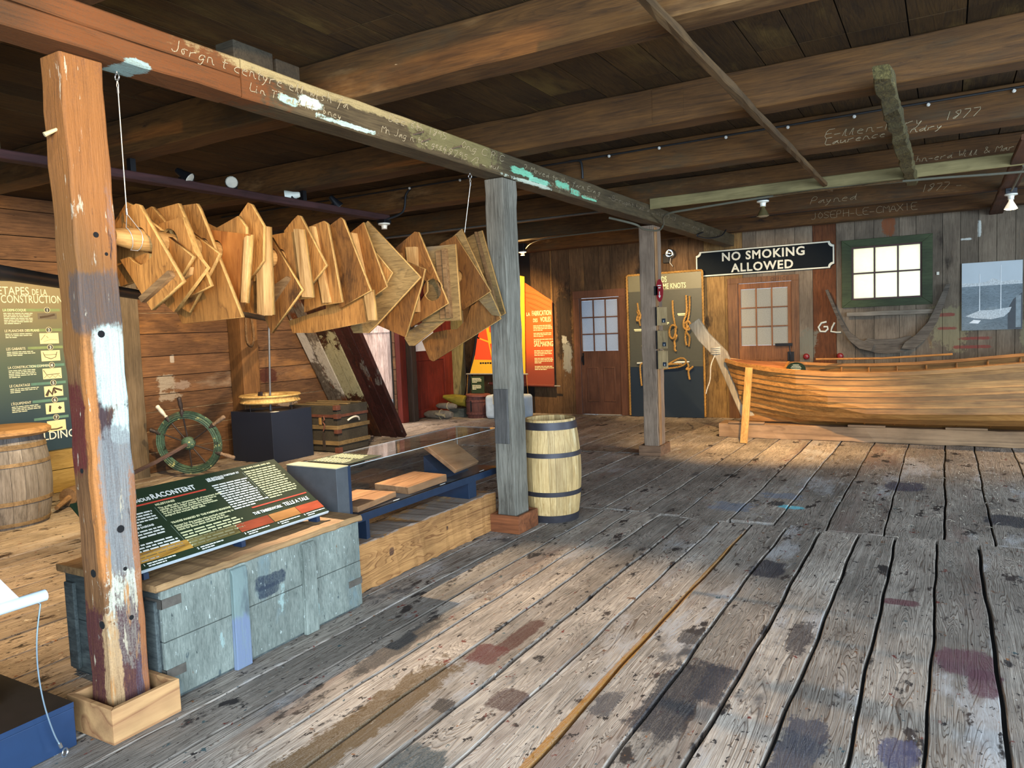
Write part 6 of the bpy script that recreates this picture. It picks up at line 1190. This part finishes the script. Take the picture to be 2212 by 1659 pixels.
b=MB(); b.tube([(-4.95,2.43,2.66),(-4.95,2.43,2.97)],.035,12); tag(b.build('downpipe',plain('pipe_green_grey','#7d7c5c',.5,mott=.15),loc=(-4.95,2.43,2.9),smooth=True),'stub of grey pipe under the ceiling at the left picture edge','pipe')
def spot(y,z,d,label,white=False):
    r=empty('track_spotlight',(-4.78,y,2.656),label,'spotlight','spotlights on the dark lamp rail'); p=Vector((-4.78,y,2.66)); d=Vector(d).normalized(); h=Vector((-4.78,y,z))
    b=MB(); b.tube([p,h],.008,6); b.box(-4.80,-4.76,y-.03,y+.03,2.659,2.679); b.build('stem',M_BLACK,r)
    b=MB(); b.lathe([(.018,-.06),(.024,-.05),(.030,-.01),(.048,.05),(.050,.06)],h,d,14,True,False); sh=b.build('shade',plain('ribbed_white','#d4d6c8',.4,mott=.05) if white else M_BLACK,r,smooth=True)
    b=MB(); b.lathe([(.046,.052),(.04,.06),(.001,.064)],h,d,14,False,True); b.build('lens',plain('lens','#c9c2b0',.2),sh,smooth=True)
spot(4.03,2.72,(.5,-.5,-.3),'black spotlight seen head on above the tall template peak'); spot(4.65,2.69,(-.8,-.6,-.1),'white ribbed spotlight on the lamp rail',True)
spot(5.15,2.70,(.3,.4,-.6),'black spotlight pair piece near the far end of the lamp rail'); spot(3.60,2.70,(.6,.3,-.5),'black clamp spotlight on the lamp rail nearest the first wire')
spot(1.9,2.70,(-.1,.3,-.9),'added unseen black spotlight on the lamp rail lighting the floor at the left')  # fixture added to go with the extra left floor lamp, out of view
def bulb(loc,label,base=None,bulbm=None,lit=False,drop=.0):
    x,y,z=loc; r=empty('bare_bulb_lamp',loc,label,'lamp','porcelain lamp holders'); b=MB()
    b.lathe([(.058,0),(.058,-.012),(.03,-.02),(.026,-.05),(.030,-.055)],(x,y,z),(0,0,1),18,True,True); b.build('lamp_holder',plain('porcelain','#d9d8ca',.3,mott=.03),r,smooth=True)
    if bulbm:
        b=MB(); b.lathe([(.018,-.055),(.022,-.075),(.055,-.135),(.060,-.148)],(x,y,z),(0,0,1),18,True,False); bo_=b.build('bulb',bulbm,r,smooth=True)
        b=MB(); b.lathe([(.058,-.147),(.04,-.156),(.001,-.158)],(x,y,z),(0,0,1),18,False,True); b.build('bulb_face',plain('lit_lens','#fff4d0',.3,emit='#ffe9b0',es=9) if lit else plain('dark_lens','#8a8468',.2),bo_,smooth=True)
    b=MB(); b.box(x-.05,x+.05,y-.05,y+.05,z,z+.03+drop); b.build('junction_box',M_BLACK,r,bevel=.004)
SILV=plain('silvered_bulb','#a89c6c',.2,.8,mott=.1); RIB=plain('white_bulb','#dcdad0',.4,mott=.03,emit='#ffe8c0',es=.5)
bulb((-1.59,7.80,2.66),'bare reflector bulb, unlit, hanging above the no smoking sign',bulbm=SILV,drop=.055)
bulb((.545,9.15,2.645),'white reflector bulb, lit, at the right edge under the reddish board',bulbm=RIB,lit=True,drop=.025)
bulb((-4.74,5.78,2.565),'empty porcelain lamp holder at the far end of the lamp rail',drop=.0)
bulb((-5.45,9.80,2.625),'porcelain lamp holder near the sail banners, glowing on the joist above',bulbm=None,drop=.09)
M_CABLE=plain('black_cable','#17181a',.6,mott=.1); M_GCAB=plain('grey_cable','#5b594a',.5,mott=.1)
def cable(path,label,m=M_CABLE,r=.008,loc=None):
    b=MB(); b.tube(path,r,8); o=b.build('cable',m,loc=loc or path[0],smooth=True); tag(o,label,'cable'); return o
cable(smooth([(-7.4,6.05,2.935),(-5.2,6.05,2.93),(-2.9,6.05,2.93),(0,6.05,2.94),(4.3,6.05,2.945)],6),'black cable clipped along the top of the joist with chalk names')
cable(smooth([(-2.86,6.045,2.93),(-2.76,6.045,2.92),(-2.74,6.045,2.85),(-2.74,6.05,2.77)],5),'short black cable drop just right of the main beam',r=.010)
for i,x in enumerate((-2.48,-2.04,-1.50,-1.04,-.585,-.12,.37,.9,-3.4,-4.0,-4.6)):
    b=MB(); b.lathe([(.011,0),(.013,.008),(.008,.018)],(x,6.035,2.916),(0,-1,.2),8); o=b.build('cable_clip',plain('clip_white','#dcdad0',.4),loc=(x,6.04,2.916)); tag(o,'tiny white cable clip on the joist with chalk names','clip','white cable clips on the chalked joist')
cable(smooth([(-2.90,7.0,2.55),(-2.66,7.07,2.47),(-2.66,7.33,2.445),(-2.68,7.82,2.48),(-2.69,8.02,2.56),(-2.55,7.70,2.62),(-2.24,7.655,2.64),(-1.6,7.655,2.668),(-1.0,7.655,2.68),(-.2,7.655,2.665),(.3,7.655,2.64),(.55,7.655,2.63)],6),'grey cable looping round the far brown post and along the pale rail',M_GCAB,.011)
cable(smooth([(.545,7.7,2.69),(.545,8.3,2.67),(.545,9.08,2.668)],4),'grey cable along the reddish board down to the lit bulb',M_GCAB,.010)
cable(smooth([(-2.70,9.6,2.62),(-2.69,9.3,2.55),(-2.69,9.8,2.56),(-2.68,10.4,2.64),(-2.66,10.6,2.74)],6),'thin black cable looping at the far end of the main beam',M_CABLE,.009)
cable([(-2.4,10.93,2.92),(0,10.93,2.925),(4.2,10.93,2.92)],'black cable along the top of the rearmost joist with chalk capitals',M_CABLE,.009)
cable(smooth([(-5.40,9.80,2.66),(-5.1,9.5,2.71),(-4.6,9.36,2.73),(-2.9,9.36,2.735)],5),'grey cable along the golden lit joist to the banner lamp',M_GCAB,.009)
cable(smooth([(-4.74,5.80,2.60),(-4.70,6.03,2.7),(-4.66,6.04,2.86),(-4.6,6.045,2.92)],5),'black cable dropping to the empty lamp holder at the lamp rail',r=.011)
b=MB(); b.tube([(-7.8,7.73,2.735),(-5,7.715,2.735),(-2.9,7.715,2.735)],.012,8); tag(b.build('conduit',plain('conduit_grey','#6d6c66',.4,.5),loc=(-5,7.72,2.735),smooth=True),'straight grey conduit behind the grey middle post','pipe')
# switch boxes and tag on the far post
for z,lb in ((1.57,'topmost wooden switch box on the far brown post'),(1.31,'middle wooden switch box on the far brown post'),(1.09,'lowest and palest wooden switch box on the far brown post')):
    r=empty('switch_box',(-2.76,8.02,z-.1),lb,'box','switch boxes on the far post')
    b=MB(); b.box(-2.793,-2.775,7.985,8.12,z-.105,z+.10); b.build('back_plate',M_BLACK,r,bevel=.002)
    b=MB(); b.box(-2.775,-2.74,7.98,8.10,z-.105,z+.10); b.box(-2.772,-2.66,7.972,7.985,z-.10,z+.095); b.build('wood_face',wood('switch_wood','#b0966a','#7d6745',2,grain=26,st=10,rnd=.3),r,bevel=.002)
    b=MB(); b.box(-2.715,-2.675,7.968,7.973,z-.075,z-.03); b.build('small_label',plain('navy_label','#1c2a38',.4),r)
    for w_ in (0,1): b=MB(); b.box(-2.70,-2.69,7.966,7.969,z-.055-.012*w_,z-.05-.012*w_); b.build('label_mark',WHITE,r)
    b=MB(); b.tube([(-2.76,8.0,z+.098),(-2.762,8.0,z+.108)],.005,6); b.build('cord',M_BLACK,r)
rt=empty('red_tag',(-2.79,8.0,1.86),'small oval red tag on the far brown post above the switch boxes','tag')
plate('disc',[(.042*math.cos(k*math.pi/12),.125*math.sin(k*math.pi/12)) for k in range(24)],plain('tag_red','#8e1a22',.4,mott=.05),rt,(-2.748,8.015,1.85),(1,0,0),(0,0,1),.006)
b=MB(); b.box(-2.81,-2.77,8.012,8.02,1.80,1.90); b.build('bracket',M_BLACK,rt)
for z,w_ in ((1.90,.02),(1.875,.012)): b=MB(); b.box(-2.748-w_,-2.748+w_,8.0105,8.012,z,z+.01); b.build('tag_mark',WHITE,rt)
b=MB(); b.prism([(-2.752,8.0105,1.79),(-2.744,8.0105,1.79),(-2.744,8.0105,1.84),(-2.752,8.0105,1.84)],(0,.001,0)); b.prism([(-2.762,8.0105,1.795),(-2.748,8.0105,1.765),(-2.734,8.0105,1.795)],(0,.001,0)); b.build('tag_arrow',WHITE,rt)

# ------------------------------------------------------------------ wood shavings on the floor by the boat
rn=random.Random(77); b=MB()
for k in range(280):
    x=rn.triangular(-1.6,1.6,.3); y=rn.triangular(5.2,9.5,7.6); a=rn.uniform(0,6.28); L_=rn.uniform(.012,.055); w_=rn.uniform(.002,.005); c_=rn.uniform(0,.5)
    b.strip([(x+L_*math.cos(a+c_*t)*t,y+L_*math.sin(a+c_*t)*t,.003+.006*abs(math.sin(t*3))) for t in (0,.33,.66,1)],w_,.001,(-math.sin(a),math.cos(a),0))
tag(b.build('wood_shavings',plain('shaving_pale','#cfc4ae',.8,mott=.2),loc=(.2,7.5,0)),'pale wood shavings scattered on the floor in front of the boat','shavings',kind='stuff')
